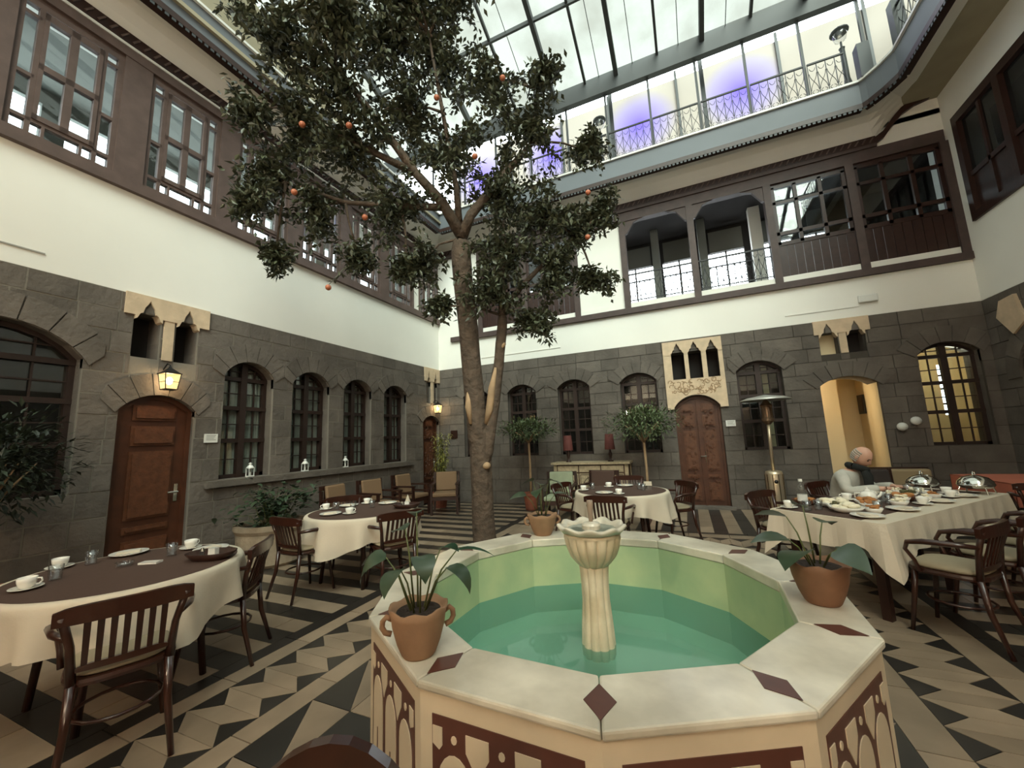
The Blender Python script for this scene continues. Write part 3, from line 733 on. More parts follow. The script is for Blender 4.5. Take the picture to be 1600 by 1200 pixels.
gm = MB(); gm.box((-6, D+.12, 4.3), (5, 10.9, 4.36)); gm.box((-6, D+.12, 6.66), (5, 10.9, 6.72)); ob('gallery_slabs', gm, int_dark, g2)
OP = [(-1.35, -.42), (-.18, .62), (.9, 1.72), (1.98, 2.7), (2.95, 3.4), (-2.9, -2.0), (-4.2, -3.4)]
om = MB(); xs = -6
ops = sorted(OP)
for a, b in ops+[(5, 5)]:
    om.box((xs, 10.8, 4.36), (a, 10.9, 6.66)); xs = b
for a, b in ops: om.box((a, 10.8, 6.02), (b, 10.9, 6.66)); om.box((a, 10.8, 4.36), (b, 10.9, 4.95))
om.box((-6.1, D+.12, 4.3), (-6, 10.9, 6.7)); om.box((5, D+.12, 4.3), (5.1, 10.9, 6.7))
ob('outer_wall', om, int_dark, g2)
for x in (-.31, .76): ob('inner_column', MB().box((x-.09, 10.1, 4.36), (x+.09, 10.28, 6.66)), gal_ceil, g2)
ob('inner_column', MB().box((1.77, 10.1, 4.36), (2.0, 10.28, 6.66)), plaster, g2)
for a, b in ops: 
    ob('blind', MB().box((a+.04, 10.62, 5.95), (b-.04, 10.64, 6.5)), blind_m, g2); 
    ob('outer_mullion', MB().box(((a+b)/2-.02, 10.78, 4.95), ((a+b)/2+.02, 10.8, 6.02)), wood_d, g2)
rr = railing('gallery_railing', 'far iron railing seen against the sky through the open arches', -1.4, 2.7, 10.7, 4.95, 5.62, .2)
# right gallery window band
w = thing('window_20', 'dark glazed gallery on the right wall', None, kind='structure')
f = MB(); B = lambda mb, u0, z0, u1, z1, p=-.04, q_=.08: mb.prism([(u0, z0), (u1, z0), (u1, z1), (u0, z1)], p, q_, TR)
B(f, 4.6, 4.77, 8.68, 4.9); B(f, 4.6, 6.52, 8.68, 6.66); B(f, 4.6, 5.5, 8.68, 5.58, 0, .06)
for u in (4.6, 5.6, 6.6, 7.6, 8.56): B(f, u, 4.9, u+.12, 6.52)
for u in (5.1, 6.1, 7.1, 8.1): B(f, u, 4.9, u+.05, 6.52, 0, .05)
ob('window_frame', f, wood_d, w)
ob('timber_panel', B(MB(), 4.6, 4.9, 8.68, 5.5, .03, .06), wood_d, w)
ob('pane', B(MB(), 4.6, 5.58, 8.68, 6.52, .03, .036), glassy('dull tinted glass', (.5, .5, .48), -.2, .4), w); ob('room_backing', B(MB(), 4.5, 4.6, 8.8, 6.8, .46, .5), int_dark, w)  # tinted, rough pane that dulls the reflection

# ------------------------------------------------------------------ cornice, cove and fascia
co = MB(); tw = MB()
def carved_band(pts, nrm, nm, parent, z0=0):
    b = MB(); t = MB()
    for (p, q_) in zip(pts, pts[1:]):
        p, q_ = Vector(p), Vector(q_); d = q_-p; Ln = d.length; d.normalize(); n = Vector(nrm); 
        for i in range(2):
            pass
        vs = [p, q_, q_+Vector((0, 0, .15)), p+Vector((0, 0, .15))]; vs2 = [v+n*.07 for v in vs]
        b.add(vs+vs2, [(0, 1, 2, 3), (7, 6, 5, 4), (0, 4, 5, 1), (1, 5, 6, 2), (2, 6, 7, 3), (3, 7, 4, 0)])
        k = int(Ln/.11)
        for i in range(k):
            c = p+d*(i+.5)*.11+n*.075; t.tube([c-d*.03+Vector((0, 0, .03)), c+d*.03+Vector((0, 0, .12))], .014, 5)
    o = ob(nm, b, wood_d, parent); ob('carved_twist', t, wood_g, o, kind='stuff'); return o
cn = thing('trim_7', 'dark carved wooden cornice under the eaves', None, kind='structure')
carved_band([(-L, FY, 6.69), (-L, D, 6.69)], (1, 0, 0), 'carved_cornice', cn)
carved_band([(-L, D, 6.70), (3.72, D, 6.70)], (0, -1, 0), 'carved_cornice', cn)
cb = MB(); sp = [(3.72, 6.70), (3.85, 6.78), (4.0, 6.98), (4.15, 7.14), (4.35, 7.25), (4.55, 7.30), (4.675, 7.34)]
for (a, za), (b, zb_) in zip(sp, sp[1:]): cb.prism([(a, za), (b, zb_), (b, zb_+.13), (a, za+.13)], -.07, 0, TB)
cb.prism([(FY, 7.40), (D, 7.40), (D, 7.53), (FY, 7.53)], -.07, 0, TR); ob('carved_cornice', cb, wood_d, cn)
ex = MB(); ex.box((3.7, D, 7.0), (RW+.45, D+.45, 7.9)); ex.box((RW, FY, 7.5), (RW+.45, D+.45, 7.9)); ob('trim_8', ex, plaster, kind='structure')
Wp = [(-L, FY, 6.84), (-L, D, 6.84), (3.72, D, 6.84), (3.98, D, 7.12), (4.3, D, 7.36), (RW, D, 7.47), (RW, FY, 7.53)]
Fp = [(-5.55, FY), (-5.55, 8.27), (3.38, 8.27), (3.45, 8.2), (3.58, 8.0), (3.69, 7.76), (3.69, FY)]
cv = MB(); n = 7; vs = []
for (x, y_, z), (fx, fy) in zip(Wp, Fp):
    for i in range(n):
        t = i/(n-1); s = 1-(1-t)**1.6 if z < 7 else t
        vs.append((x+(fx-x)*t, y_+(fy-y_)*t, z+(7.12-z)*s+(.10*sin(pi*t) if z < 7 else .02*sin(pi*t))))
fs = [(i*n+j, i*n+j+1, (i+1)*n+j+1, (i+1)*n+j) for i in range(len(Wp)-1) for j in range(n-1)]
cv.add(vs, fs); cove = ob('ceiling_cove', cv, plaster, kind='structure', smooth=False); cove.name = 'ceiling'
fa = MB(); lip = MB(); tee = MB(); cap = MB()
for a, b in zip(Fp, Fp[1:]):
    for mb, z0, z1, o0, o1 in ((fa, 7.13, 7.56, 0, .05), (lip, 7.06, 7.15, -.02, .12), (cap, 7.56, 7.60, -.04, .1)):
        d = Vector((b[0]-a[0], b[1]-a[1])).normalized(); nn = Vector((-d.y, d.x))   # outward (away from the court)
        if nn.dot(Vector((a[0]+.5, a[1]-3))) < 0: nn = -nn
        p = [Vector(a)+nn*o0, Vector(b)+nn*o0, Vector(b)+nn*o1, Vector(a)+nn*o1]
        mb.add([(v.x, v.y, z0) for v in p]+[(v.x, v.y, z1) for v in p], [(0, 3, 2, 1), (4, 5, 6, 7), (0, 1, 5, 4), (1, 2, 6, 5), (2, 3, 7, 6), (3, 0, 4, 7)])
    Ln = (Vector(b)-Vector(a)).length; k = int(Ln/.075)
    for i in range(k):
        c = Vector(a)+d*(i+.5)*.075-nn*.012; rz = atan2(d.y, d.x); tee.cbox((c.x, c.y, 7.045), (.045, .01, .05), rz)
fs_ = thing('trim_9', 'blue grey sheet metal fascia around the roof opening', None, kind='structure')
ob('fascia_sheet', fa, fascia_m, fs_); ob('timber_lip', lip, wood_d, fs_); ob('drip_teeth', tee, steel_d, fs_, kind='stuff'); ob('coping', cap, white_p, fs_)
dk = MB(); dk.box((-9.2, FY, 7.3), (-5.5, 12, 7.36)); dk.box((-5.5, 8.32, 7.3), (6, 12, 7.36)); dk.box((3.75, FY, 7.3), (6.2, 8.32, 7.36)); dk.box((-5.5, -6, 7.3), (3.75, -2.8, 7.36))  # front strip widened, out of view, to shade the near court
ob('ceiling_deck', dk, khaki, kind='structure').name = 'ceiling.001'

# ------------------------------------------------------------------ terrace above the back gallery
for i, (a, b) in enumerate([(-4.7, -2.9), (-2.9, -1.1), (-1.1, .8), (.8, 2.7)]):
    pass
tz = 7.36
tw_ = thing('wall_terrace', 'pale blinds along the back of the roof terrace', None, kind='structure')
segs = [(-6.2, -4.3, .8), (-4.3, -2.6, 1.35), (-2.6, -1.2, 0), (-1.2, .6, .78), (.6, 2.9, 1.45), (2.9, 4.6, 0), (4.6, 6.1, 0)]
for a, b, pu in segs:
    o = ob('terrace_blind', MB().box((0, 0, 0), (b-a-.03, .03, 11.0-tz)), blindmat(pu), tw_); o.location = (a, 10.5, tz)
for a, b, pu in segs: ob('terrace_post', MB().box((a-.03, 10.44, tz), (a+.03, 10.5, 11.2)), steel_d, tw_)
lw_ = thing('wall_terrace_left', 'khaki rendered wall along the left roof terrace', None, kind='structure')
ob('rendered_wall', MB().add([(-7.7, -4, tz), (-7.7, 7.75, tz), (-7.7, 7.75, 9.95), (-7.7, 2.4, 11.9), (-7.7, -4, 9.5), (-7.9, -4, tz), (-7.9, 7.75, tz), (-7.9, 7.75, 9.95), (-7.9, 2.4, 11.9), (-7.9, -4, 9.5)],
   [(0, 4, 3, 2, 1), (5, 6, 7, 8, 9), (0, 1, 6, 5), (1, 2, 7, 6), (2, 3, 8, 7), (3, 4, 9, 8), (4, 0, 5, 9)]), khaki, lw_)
ob('corner_post', MB().box((-7.75, 7.75, tz), (-7.6, 7.9, 9.95)), steel_d, lw_)
fw_ = thing('wall_daylight_stop', 'unseen wall added to keep daylight out at the front of the roof terrace', None, kind='structure')  # added out of view to block sky and sun from the front
ob('rendered_wall', MB().box((-8.2, -6.0, 7.3), (6.2, -5.9, 9.2)), khaki, fw_); ob('rendered_wall', MB().box((-8.2, -6, 7.3), (-8.1, -4, 10)), khaki, fw_); ob('rendered_wall', MB().box((6.1, -6, 7.3), (6.2, -4, 10)), khaki, fw_)
rw_ = thing('wall_terrace_right', 'pale wall beyond the right roof terrace', None, kind='structure')
ob('rendered_wall', MB().box((5.9, -4, tz), (6.1, 10.5, 11.2)), khaki, rw_)
rp = [-4.8, -3.85, -2.9, -1.95, -1.02, -.08, .87, 1.76, 2.69, 3.3]
names = {-4.8: 'terrace railing panel far left behind the tree crown', -3.85: 'terrace railing panel behind the dense centre of the crown', -2.9: 'terrace railing panel behind the right side of the crown', -1.95: 'terrace railing panel at the right edge of the foliage', -1.02: 'terrace railing panel just right of the slim lamp post', -.08: 'terrace railing panel below the strongest purple patch', .87: 'terrace railing panel second to the right of the strongest purple patch', 1.76: 'terrace railing panel left of the tall terrace lamp bay', 2.69: 'terrace railing panel at the foot of the tall terrace lamp'}
for a, b in zip(rp, rp[1:]): railing('terrace_railing', names[a], a+.03, b-.03, 8.33, 7.6, 8.31, .15, group='iron railing panels of the roof terrace')
TY = lambda u, z, w: (w, -u, z)
railing('terrace_railing', 'terrace railing running along the right edge at the top of the picture', 0, 3.4, 0, 7.6, 8.31, .17, T=TY, loc=(3.78, 7.7, 7.6))
cpost = ob('railing_post', MB().box((3.40, 8.16, 7.6), (3.58, 8.34, 8.25)), steel_d, label='short dark metal corner post where two terrace railings meet', cat='post')
cpost2 = ob('railing_post', MB().box((3.72, 7.68, 7.6), (3.88, 7.84, 8.42)), steel_d, label='dark metal end post of the right terrace railing', cat='post')
sk = thing('ceiling_skylight', 'milky glass roof on dark steel rafters', None, kind='structure')
for x in rp[:-1]+[3.6, 4.6, -5.8]: ob('roof_post', MB().box((x-.022, 8.36, 7.36), (x+.022, 8.41, 9.4)), steel_d, sk)
for x in (1.02, -.95): ob('roof_post', MB().box((x-.04, 8.75, 7.36), (x+.04, 8.83, 9.9)), steel_d, sk)
ob('eaves_beam', MB().box((-8.2, 8.28, 9.34), (6.6, 8.42, 9.80)), steel_d, sk)
K = .37; ZB = 9.80
def rp_(x, y_): return Vector((x-.058*(8.2-y_)*1.0 if 0 else x-.0*(8.2-y_), y_, ZB+K*(8.2-y_)))
XR = [-8.1, -7.2, -6.3, -5.4, -4.45, -3.2, -2.2, -1.43, -.72, .17, 1.05, 1.95, 2.85, 3.75, 4.65, 5.6, 6.5]
RY = 2.4; ZR = ZB+K*(8.2-RY)
for i in range(len(XR)-1):
    a, b = XR[i], XR[i+1]
    for j, (y0, y1) in enumerate([(8.35, 6.85), (6.85, 4.7), (4.7, RY)]):
        p = [Vector((x, y_, ZB+K*(8.2-y_)+.05)) for x, y_ in ((a, y0), (b, y0), (b, y1), (a, y1))]
        ob('roof_sheet', MB().add(p, [(0, 1, 2, 3)]), roof_m, sk)
    p = [Vector((x, y_, ZR-K*(RY-y_)+.05)) for x, y_ in ((a, RY), (b, RY), (b, -6), (a, -6))]
    ob('roof_sheet', MB().add(p, [(0, 1, 2, 3)]), roof_m, sk)
for i in range(len(XR)-1):
    a, b = XR[i], XR[i+1]
    ob('roof_sheet', MB().add([(a, 8.38, ZB+.03), (b, 8.38, ZB+.03), (b, 10.9, 12.3), (a, 10.9, 12.3)], [(0, 1, 2, 3)]), roof_m, sk)  # unseen sheets added to shade the terrace blinds from the sun
for i, x in enumerate(XR):
    h = .045 if i % 2 == 0 else .026; dpt = .2 if i % 2 == 0 else .1
    m_ = MB()
    for (y0, z0), (y1, z1) in (((8.35, ZB-.055), (RY, ZR)), ((RY, ZR), (-6, ZR-K*(RY+6)))):
        m_.add([(x-h, y0, z0+.05), (x+h, y0, z0+.05), (x+h, y0, z0-dpt+.05), (x-h, y0, z0-dpt+.05), (x-h, y1, z1+.05), (x+h, y1, z1+.05), (x+h, y1, z1-dpt+.05), (x-h, y1, z1-dpt+.05)],
               [(0, 1, 2, 3), (7, 6, 5, 4), (0, 4, 5, 1), (1, 5, 6, 2), (2, 6, 7, 3), (3, 7, 4, 0)])
    ob('rafter', m_, steel_d, sk)
for x in (-1.1, -.35, .6, 1.5, -2.8): ob('roof_wire', MB().tube([(x, 8.35, ZB-.06), (x, RY, ZR)], .008, 5), steel_d, sk)
for y_ in (6.85, 4.7, RY, -.5, -3.4):
    z = ZB+K*(8.2-y_) if y_ >= RY else ZR-K*(RY-y_)
    ob('purlin', MB().box((-8.1, y_-.025, z-.06), (6.5, y_+.025, z+.03)), steel_d, sk)
def street_lamp(x, y_, h, label, tilt=0):
    t = thing('terrace_lamp', label, 'lamp post', (x, y_, tz))
    p = MB(); p.lathe([(.10, 0), (.10, .06), (.07, .12), (.065, .5), (.045, .62), (.04, h-.42), (.05, h-.38), (.018, h-.36), (.016, h-.24)], 12); ob('pole', p, steel_d, t, smooth=False)
    g = MB(); g.lathe([(.03, h-.25), (.09, h-.2), (.115, h-.1), (.105, h-.03)], 14, cap=False); ob('globe', g, clearglass, t, smooth=True)
    c = MB(); c.lathe([(.15, h-.04), (.15, h-.02), (.09, h+.03), (.03, h+.06), (.012, h+.1)], 14); ob('cap', c, steel_d, t)
    b = MB(); b.sphere((0, 0, h-.12), .035, 8); ob('bulb', b, white_p, t, smooth=True)
street_lamp(3.38, 8.62, 1.66, 'tall dark lamp post with a clear globe on the terrace, upper right'); street_lamp(-1.22, 8.62, 1.62, 'slim terrace lamp post right of the tree crown')
# ------------------------------------------------------------------ fountain
FCX, FCY = -.57, 2.38
ft = thing('fountain', 'twelve-sided marble fountain pool with green water and diamond inlays', 'fountain', (FCX, FCY, 0))
AN = [radians(-77+30*k) for k in range(12)]
def V2(r, a, z): return (r*cos(a), r*sin(a), z)
RO, RI = 1.23, .96
for k in range(12):
    a, b = AN[k], AN[(k+1) % 12]
    e = .003
    sb = MB(); sb.add([V2(RO, a, .672), V2(RO, b, .672), V2(RI, b, .64), V2(RI, a, .64), V2(RO, a, .70), V2(RO, b, .70), V2(RI, b, .70), V2(RI, a, .70)],
        [(3, 2, 1, 0), (4, 5, 6, 7), (0, 1, 5, 4), (1, 2, 6, 5), (2, 3, 7, 6), (3, 0, 4, 7)])
    c = Vector(V2((RO+RI)/2, (a+(b if b > a else b+2*pi))/2, .66)); sb.v = [tuple(c+(Vector(v)-c)*.9965) for v in sb.v]
    s_ = ob('rim_slab', sb, marble, ft)
    bv = s_.modifiers.new('bevel', 'BEVEL'); bv.width = .008; bv.segments = 2
    # outer side panel, local frame: u along the side, z up, w outwards
    P0 = Vector(V2(RO-.015, a, 0)); P1 = Vector(V2(RO-.015, b, 0)); d = (P1-P0); SL = d.length; d.normalize(); nn = Vector((d.y, -d.x, 0))
    T = lambda u, z, w, P0=P0, d=d, nn=nn: tuple(P0+d*u+nn*w+Vector((0, 0, z)))
    side = ob('side_slab', MB().prism([(0, 0), (SL, 0), (SL, .672), (0, .672)], -.1, 0, T), marble_c, ft)
    m0 = .052; pw = SL-2*m0
    pl = ob('inlay_ground', MB().prism([(m0, .05), (SL-m0, .05), (SL-m0, .605), (m0, .605)], 0, .003, T), dark_in, ft)
    cell = pw/3
    for i in range(3):
        cx = m0+cell*(i+.5); hw = cell/2-.022
        A = [(cx+hw*cos(t*pi/10), .405+hw*1.45*sin(t*pi/10)) for t in range(11)]
        ob('arch_inlay', MB().prism([(cx-hw, .065), (cx+hw, .065)]+A, .003, .006, T), marble_c, pl)
        ob('round_inlay', MB().prism([(cx+.011*cos(t*pi/4), .545+.013*sin(t*pi/4)) for t in range(8)], .003, .006, T), marble_c, pl)
        ob('arch_core', MB().prism([(cx-.006, .09), (cx+.006, .09), (cx+.003, .3), (cx-.003, .3)], .006, .008, T), dark_in, pl)
    for i in range(4):
        cx = m0+cell*i; l = -.042 if i > 0 else 0; r = .042 if i < 3 else 0
        p = [(cx+l, .52), (cx, .455), (cx+r, .52), (cx+r, .572), (cx+l, .572)] if 0 < i < 3 else ([(cx+.004, .52), (cx+.03, .505), (cx+r, .52), (cx+r, .572), (cx+.004, .572)] if i == 0 else [(cx+l, .52), (cx-.03, .505), (cx-.004, .52), (cx-.004, .572), (cx+l, .572)])
        ob('pentagon_inlay', MB().prism(p, .003, .006, T), marble_c, pl)
    # inner wall
    Q0 = Vector(V2(RI+.005, a, 0)); Q1 = Vector(V2(RI+.005, b, 0)); ob('pool_wall', MB().add([Q0+Vector((0, 0, .345)), Q1+Vector((0, 0, .345)), Q1+Vector((0, 0, .64)), Q0+Vector((0, 0, .64))], [(3, 2, 1, 0)]), pool_w, ft); ob('submerged_wall', MB().add([Q0+Vector((0, 0, .14)), Q1+Vector((0, 0, .14)), Q1+Vector((0, 0, .345)), Q0+Vector((0, 0, .345))], [(3, 2, 1, 0)]), pool_s, ft)
    # diamond at the joint
    R1 = 1.10; t_ = Vector((-sin(a), cos(a), 0)); c = Vector(V2(R1, a, .7005)); rr = Vector(V2(1, a, 0))
    dm = MB(); q = [c-rr*.085, c+t_*.05, c+rr*.085, c-t_*.05]; q.reverse(); dm.add(q+[v+Vector((0, 0, .002)) for v in q], [(4, 5, 6, 7), (0, 1, 5, 4), (1, 2, 6, 5), (2, 3, 7, 6), (3, 0, 4, 7)]); dm.f[0] = (7, 6, 5, 4)
    ob('diamond_inlay', dm, dark_in, ft)
ob('pool_floor', MB().add([V2(1.0, a, .15) for a in AN]+[V2(1.0, a, .0) for a in AN], [tuple(range(12))]), pool_f, ft)
ob('water', MB().add([V2(RI+.003, a, .345) for a in AN], [tuple(range(12))]), water_m, ft)
col = MB(); col.lathe([(.09, .29), (.092, .345), (.086, .45), (.076, .58), (.076, .68), (.08, .74), (.085, .80)], 160, fn=lambda r, z, a, i: (r*(1+.15*abs(sin(a*5))**.5-.12), z)); cl = ob('column', col, marble_o, ft, smooth=True)
bw = MB(); bw.lathe([(.08, .765), (.10, .785), (.133, .825), (.152, .875), (.162, .925), (.160, .935), (.164, .94), (.160, .952), (.12, .955)], 256, fn=lambda r, z, a, i: (r*(1+(.13*abs(sin(a*8))**.42-.11 if 0 < i < 5 else 0)), z), cap=True); ob('bowl', bw, marble_o, ft, smooth=True)
rim = MB(); NR = 128; sec = [(.150, .952), (.162, .955), (.184, .966), (.196, .982), (.192, .992), (.178, .994), (.160, .984), (.150, .972), (.14, .955)]
rim.lathe(sec, NR, fn=lambda r, z, a, i: (r*(1+.04*cos(9*a)), z+.009*cos(9*a)*(1 if 1 < i < 6 else 0)), cap=False); ob('scalloped_rim', rim, marble, ft, smooth=True)
ob('bowl_water', MB().lathe([(.001, .968), (.148, .968)], 32, cap=False), mat('shallow bowl water', (118, 124, 112), .08), ft)
nz = MB(); nz.lathe([(.052, .96), (.055, .99), (.047, 1.002), (.025, 1.006), (.018, 1.01)], 24); ob('nozzle_base', nz, marble, ft, smooth=False)
nz = MB(); nz.lathe([(.011, 1.0), (.014, 1.03), (.020, 1.11), (.017, 1.13)], 10); ob('nozzle', nz, mat('weathered bronze', (150, 130, 112), .6), ft, smooth=True)

# ------------------------------------------------------------------ pots with big-leaved plants on the rim
def heart(mb, base, d, Ln, W, droop=.5, twist=0):
    d = Vector(d).normalized(); s = d.cross(Vector((0, 0, 1))); s = (s if s.length > .1 else Vector((1, 0, 0))).normalized()
    n0 = s.cross(d).normalized(); s = (s*cos(twist)+n0*sin(twist)); n0 = s.cross(d).normalized(); N = 7; vs = []
    hw_ = [.34, .86, 1.0, .97, .84, .62, .30, 0]; c = Vector(base); h_ = Vector((d.x, d.y, 0)).normalized(); e0 = math.asin(max(-1, min(1, d.z)))
    for i in range(N+1):
        t = i/N; w = W/2*hw_[i]
        if i: e_ = e0-droop*1.1*(t-.5/N); c = c+(h_*cos(e_)+Vector((0, 0, sin(e_))))*Ln/N
        vs += [c-s*w+n0*w*.18, c, c+s*w+n0*w*.18]
    fs = []
    for i in range(N): fs += [(3*i, 3*i+1, 3*i+4, 3*i+3), (3*i+1, 3*i+2, 3*i+5, 3*i+4)]
    mb.add(vs, fs); return mb
def pot_plant(loc, label, leaves, m=terra, R_=.135, H=.20, handles=True, rz=0, wavy=True):
    t = thing('potted_plant', label, 'potted plant', loc, rz)
    p = MB(); f = R_/.135
    prof = [(.074*f, 0), (.082*f, .008), (.104*f, H*.28), (.124*f, H*.6), (.131*f, H*.82), (R_*1.06, H), (R_*.98, H*1.01), (R_*.86, H*.93), (.1*f, H*.88)]
    p.lathe(prof, 32, fn=lambda r, z, a, i: (r, z+(.006*cos(7*a) if i in (5, 6) and wavy else 0))); ob('pot', p, m, t, smooth=True)
    if handles:
        for s in (-1, 1):
            h = MB(); h.tube([(s*R_*.93, 0, H*.80), (s*R_*1.12, 0, H*.86), (s*R_*1.24, 0, H*.78), (s*R_*1.26, 0, H*.66), (s*R_*1.16, 0, H*.55), (s*R_*.95, 0, H*.5)], .0105, 10); ob('handle', h, m, t, smooth=True)
    s = MB(); s.lathe([(.001, H*.9), (R_*.9, H*.9)], 20, cap=False); ob('soil', s, soil, t)
    for (az, el, sl, ll, lw, dr) in leaves:     # azimuth, stem elevation, stem length, leaf length, width, droop
        a = radians(az); e = radians(el); b = Vector((.03*cos(a), .03*sin(a), H*.9)); tip = b+Vector((cos(a)*cos(e), sin(a)*cos(e), sin(e)))*sl
        mid = (b+tip)/2+Vector((0, 0, .15*sl)); st = MB(); st.tube([b, mid, tip], [.004, .0035, .0025], 6)
        so = ob('stem', st, stem_m, t, smooth=True)
        ob('leaf', heart(MB(), tip, (cos(a), sin(a), .15), ll, lw, dr, radians((az*7) % 50-25)), leaf_l, so, smooth=True)
    return t
pot_plant((FCX-.46, FCY-1.03, .70), 'terracotta pot with drooping heart leaves on the near left fountain rim',
    [(178, 66, .23, .15, .10, 1.7), (230, 66, .2, .13, .09, 1.5), (275, 80, .22, .13, .09, 1.7), (-8, 60, .24, .17, .09, .7), (90, 84, .36, .09, .08, .9), (150, 60, .22, .12, .085, .8), (318, 58, .2, .15, .09, 1.6), (120, 78, .30, .10, .08, .8), (35, 66, .22, .12, .08, .9)], rz=radians(42), R_=.108, H=.175)
pot_plant((.50, FCY-.03, .70), 'terracotta pot with low broad leaves on the right fountain rim', 
    [(190, 55, .14, .17, .14, .5), (150, 70, .22, .15, .1, .4), (230, 50, .1, .18, .15, .9), (300, 50, .12, .17, .13, .9), (60, 60, .2, .14, .1, .7), (20, 45, .1, .16, .12, .9), (100, 80, .26, .12, .08, .4)], rz=radians(0), m=mat('brown terracotta', (134, 96, 70), .8, noise=(9, .22)), handles=False, R_=.118, H=.18)
pot_plant((-1.2, 3.27, .70), 'small terracotta pot on the far fountain rim beside the bowl', 
    [(170, 60, .2, .16, .12, .7), (250, 75, .24, .15, .12, 1.0), (320, 80, .3, .15, .1, 1.0), (80, 70, .26, .15, .1, .6), (200, 82, .3, .13, .1, .8), (10, 60, .2, .15, .09, .6)], rz=radians(30), R_=.12, H=.17)

# ------------------------------------------------------------------ orange tree
TB_ = (-2.84, 5.30)
tree = thing('orange_tree', 'tall orange tree with a forked grey trunk rising through the court', 'tree', (TB_[0], TB_[1], 0))
O_ = Vector((TB_[0], TB_[1], 0)); rel = lambda p: Vector(p)-O_
tk = MB()
tk.tube([rel(p) for p in [(-2.85, 5.31, -.01), (-2.84, 5.27, .1), (-2.82, 5.21, .49), (-2.79, 5.14, 1.04), (-2.765, 5.07, 1.6), (-2.77, 5.03, 2.0)]], [.20, .165, .155, .155, .16, .11], 20)
tk.tube([rel(p) for p in [(-2.775, 5.10, 1.25), (-2.79, 5.02, 1.85), (-2.78, 4.98, 2.2), (-2.77, 4.89, 2.7), (-2.74, 4.72, 3.51), (-2.72, 4.59, 4.04), (-2.66, 4.51, 4.40)]], [.155, .145, .145, .143, .14, .138, .145], 18)
tk.tube([rel(p) for p in [(-2.75, 5.10, 1.05), (-2.64, 5.13, 1.66), (-2.53, 5.13, 2.1), (-2.46, 5.10, 2.45), (-2.38, 5.05, 2.75), (-2.33, 5.03, 3.05), (-2.28, 4.99, 3.35)]], [.12, .105, .09, .085, .07, .075, .08], 14)
tko = ob('trunk', tk, bark, tree, smooth=True)
dm = tko.modifiers.new('sub', 'SUBSURF'); dm.levels = dm.render_levels = 1
tx = bpy.data.textures.new('bark lumps', 'CLOUDS'); tx.noise_scale = .09; dp = tko.modifiers.new('lumps', 'DISPLACE'); dp.texture = tx; dp.strength = .035; dp.mid_level = .5
kn = MB(); kn.sphere(rel((-2.66, 5.05, 1.16)), .065, 12, (1, .9, .8)); kn.tube([rel(p) for p in [(-2.38, 5.03, 2.80), (-2.27, 5.0, 2.88)]], [.03, .022], 8); ob('trunk_knot', kn, bark_p, tko, smooth=True)
pale = MB(); pale.tube([rel(p) for p in [(-2.64, 5.035, 1.75), (-2.57, 5.03, 1.95), (-2.52, 5.035, 2.25), (-2.44, 5.02, 2.55)]], [.03, .055, .055, .02], 10); pale.tube([rel(p) for p in [(-2.80, 4.885, 1.75), (-2.82, 4.865, 2.0), (-2.80, 4.86, 2.3)]], [.02, .05, .02], 10)
ob('bare_wood', pale, bark_p, tko, smooth=True)
BL = [[-3.97,2.59,6.27,.6],[-3.54,3.03,6.06,.74],[-3.05,3.37,6.63,.65],[-4.13,3.07,5.54,.69],[-3.63,3.54,5.34,.76],[-2.96,3.75,5.9,.76],[-2.65,4.18,5.44,.79],[-3.36,3.99,4.68,.62],[-4.25,3.49,4.67,.52],[-4.48,3.01,4.99,.49],[-4.78,2.94,4.6,.29],[-2.07,4.29,6.37,.66],[-1.68,4.65,5.82,.58],[-1.36,4.68,6.52,.31],[-2.13,4.69,5.01,.64],[-1.61,5.08,4.68,.65],[-1.14,5.42,4.53,.52],[-.85,5.51,4.79,.33],[-2.05,4.87,4.1,.68],[-1.52,5.25,3.84,.6],[-1.03,5.59,3.77,.43],[-2.35,4.82,3.57,.55],[-1.8,5.12,3.18,.37],[-3.17,4.29,4.02,.36],[-2.98,4.47,3.39,.22],[-4.42,2.61,5.55,.27],[-4.77,3.26,4.0,.25],[-.96,5.22,5.62,.33],[-3.83,3.77,4.05,.3],[-3.32,4.13,3.89,.26],[-2.55,3.92,6.65,.56],[-3.32,2.82,6.61,.6],[-2.87,3.17,7.04,.63],[-2.35,3.8,7.3,.51],[-2.61,2.21,5.44,.35],[-2.71,3.45,7.1,.41]]
R = random.Random(21)
mains = {'a': [(-2.66, 4.51, 4.40), (-2.8, 4.25, 4.8), (-3.02, 3.96, 5.12), (-3.3, 3.5, 5.7), (-3.5, 3.0, 6.1), (-3.6, 2.6, 6.5)],
         'b': [(-2.66, 4.51, 4.36), (-2.49, 4.49, 4.65), (-1.98, 4.62, 5.21), (-1.6, 4.8, 5.7), (-1.5, 4.7, 6.4)],
         'c': [(-2.68, 4.52, 4.42), (-2.6, 4.3, 5.0), (-2.6, 4.0, 5.9), (-2.6, 3.7, 6.8)],
         'd': [(-2.28, 4.99, 3.35), (-2.0, 5.05, 3.7), (-1.6, 5.2, 4.1), (-1.2, 5.4, 4.4)],
         'e': [(-2.8, 4.3, 4.75), (-3.3, 4.0, 4.75), (-3.9, 3.6, 4.75), (-4.4, 3.1, 4.9)],
         'f': [(-2.3, 5.0, 3.3), (-2.2, 4.85, 3.9), (-2.1, 4.75, 4.6)], 'g': [(-3.02, 3.96, 5.12), (-3.6, 3.4, 5.4), (-4.1, 3.0, 5.7)]}
br = MB()
for kk, pts in mains.items(): n = len(pts); br.tube([rel(p) for p in pts], [(.085 if kk in 'ab' else .055)*(1-.75*i/(n-1)) for i in range(n)], 9)
allp = [Vector(p) for pts in mains.values() for p in pts]
tips = []
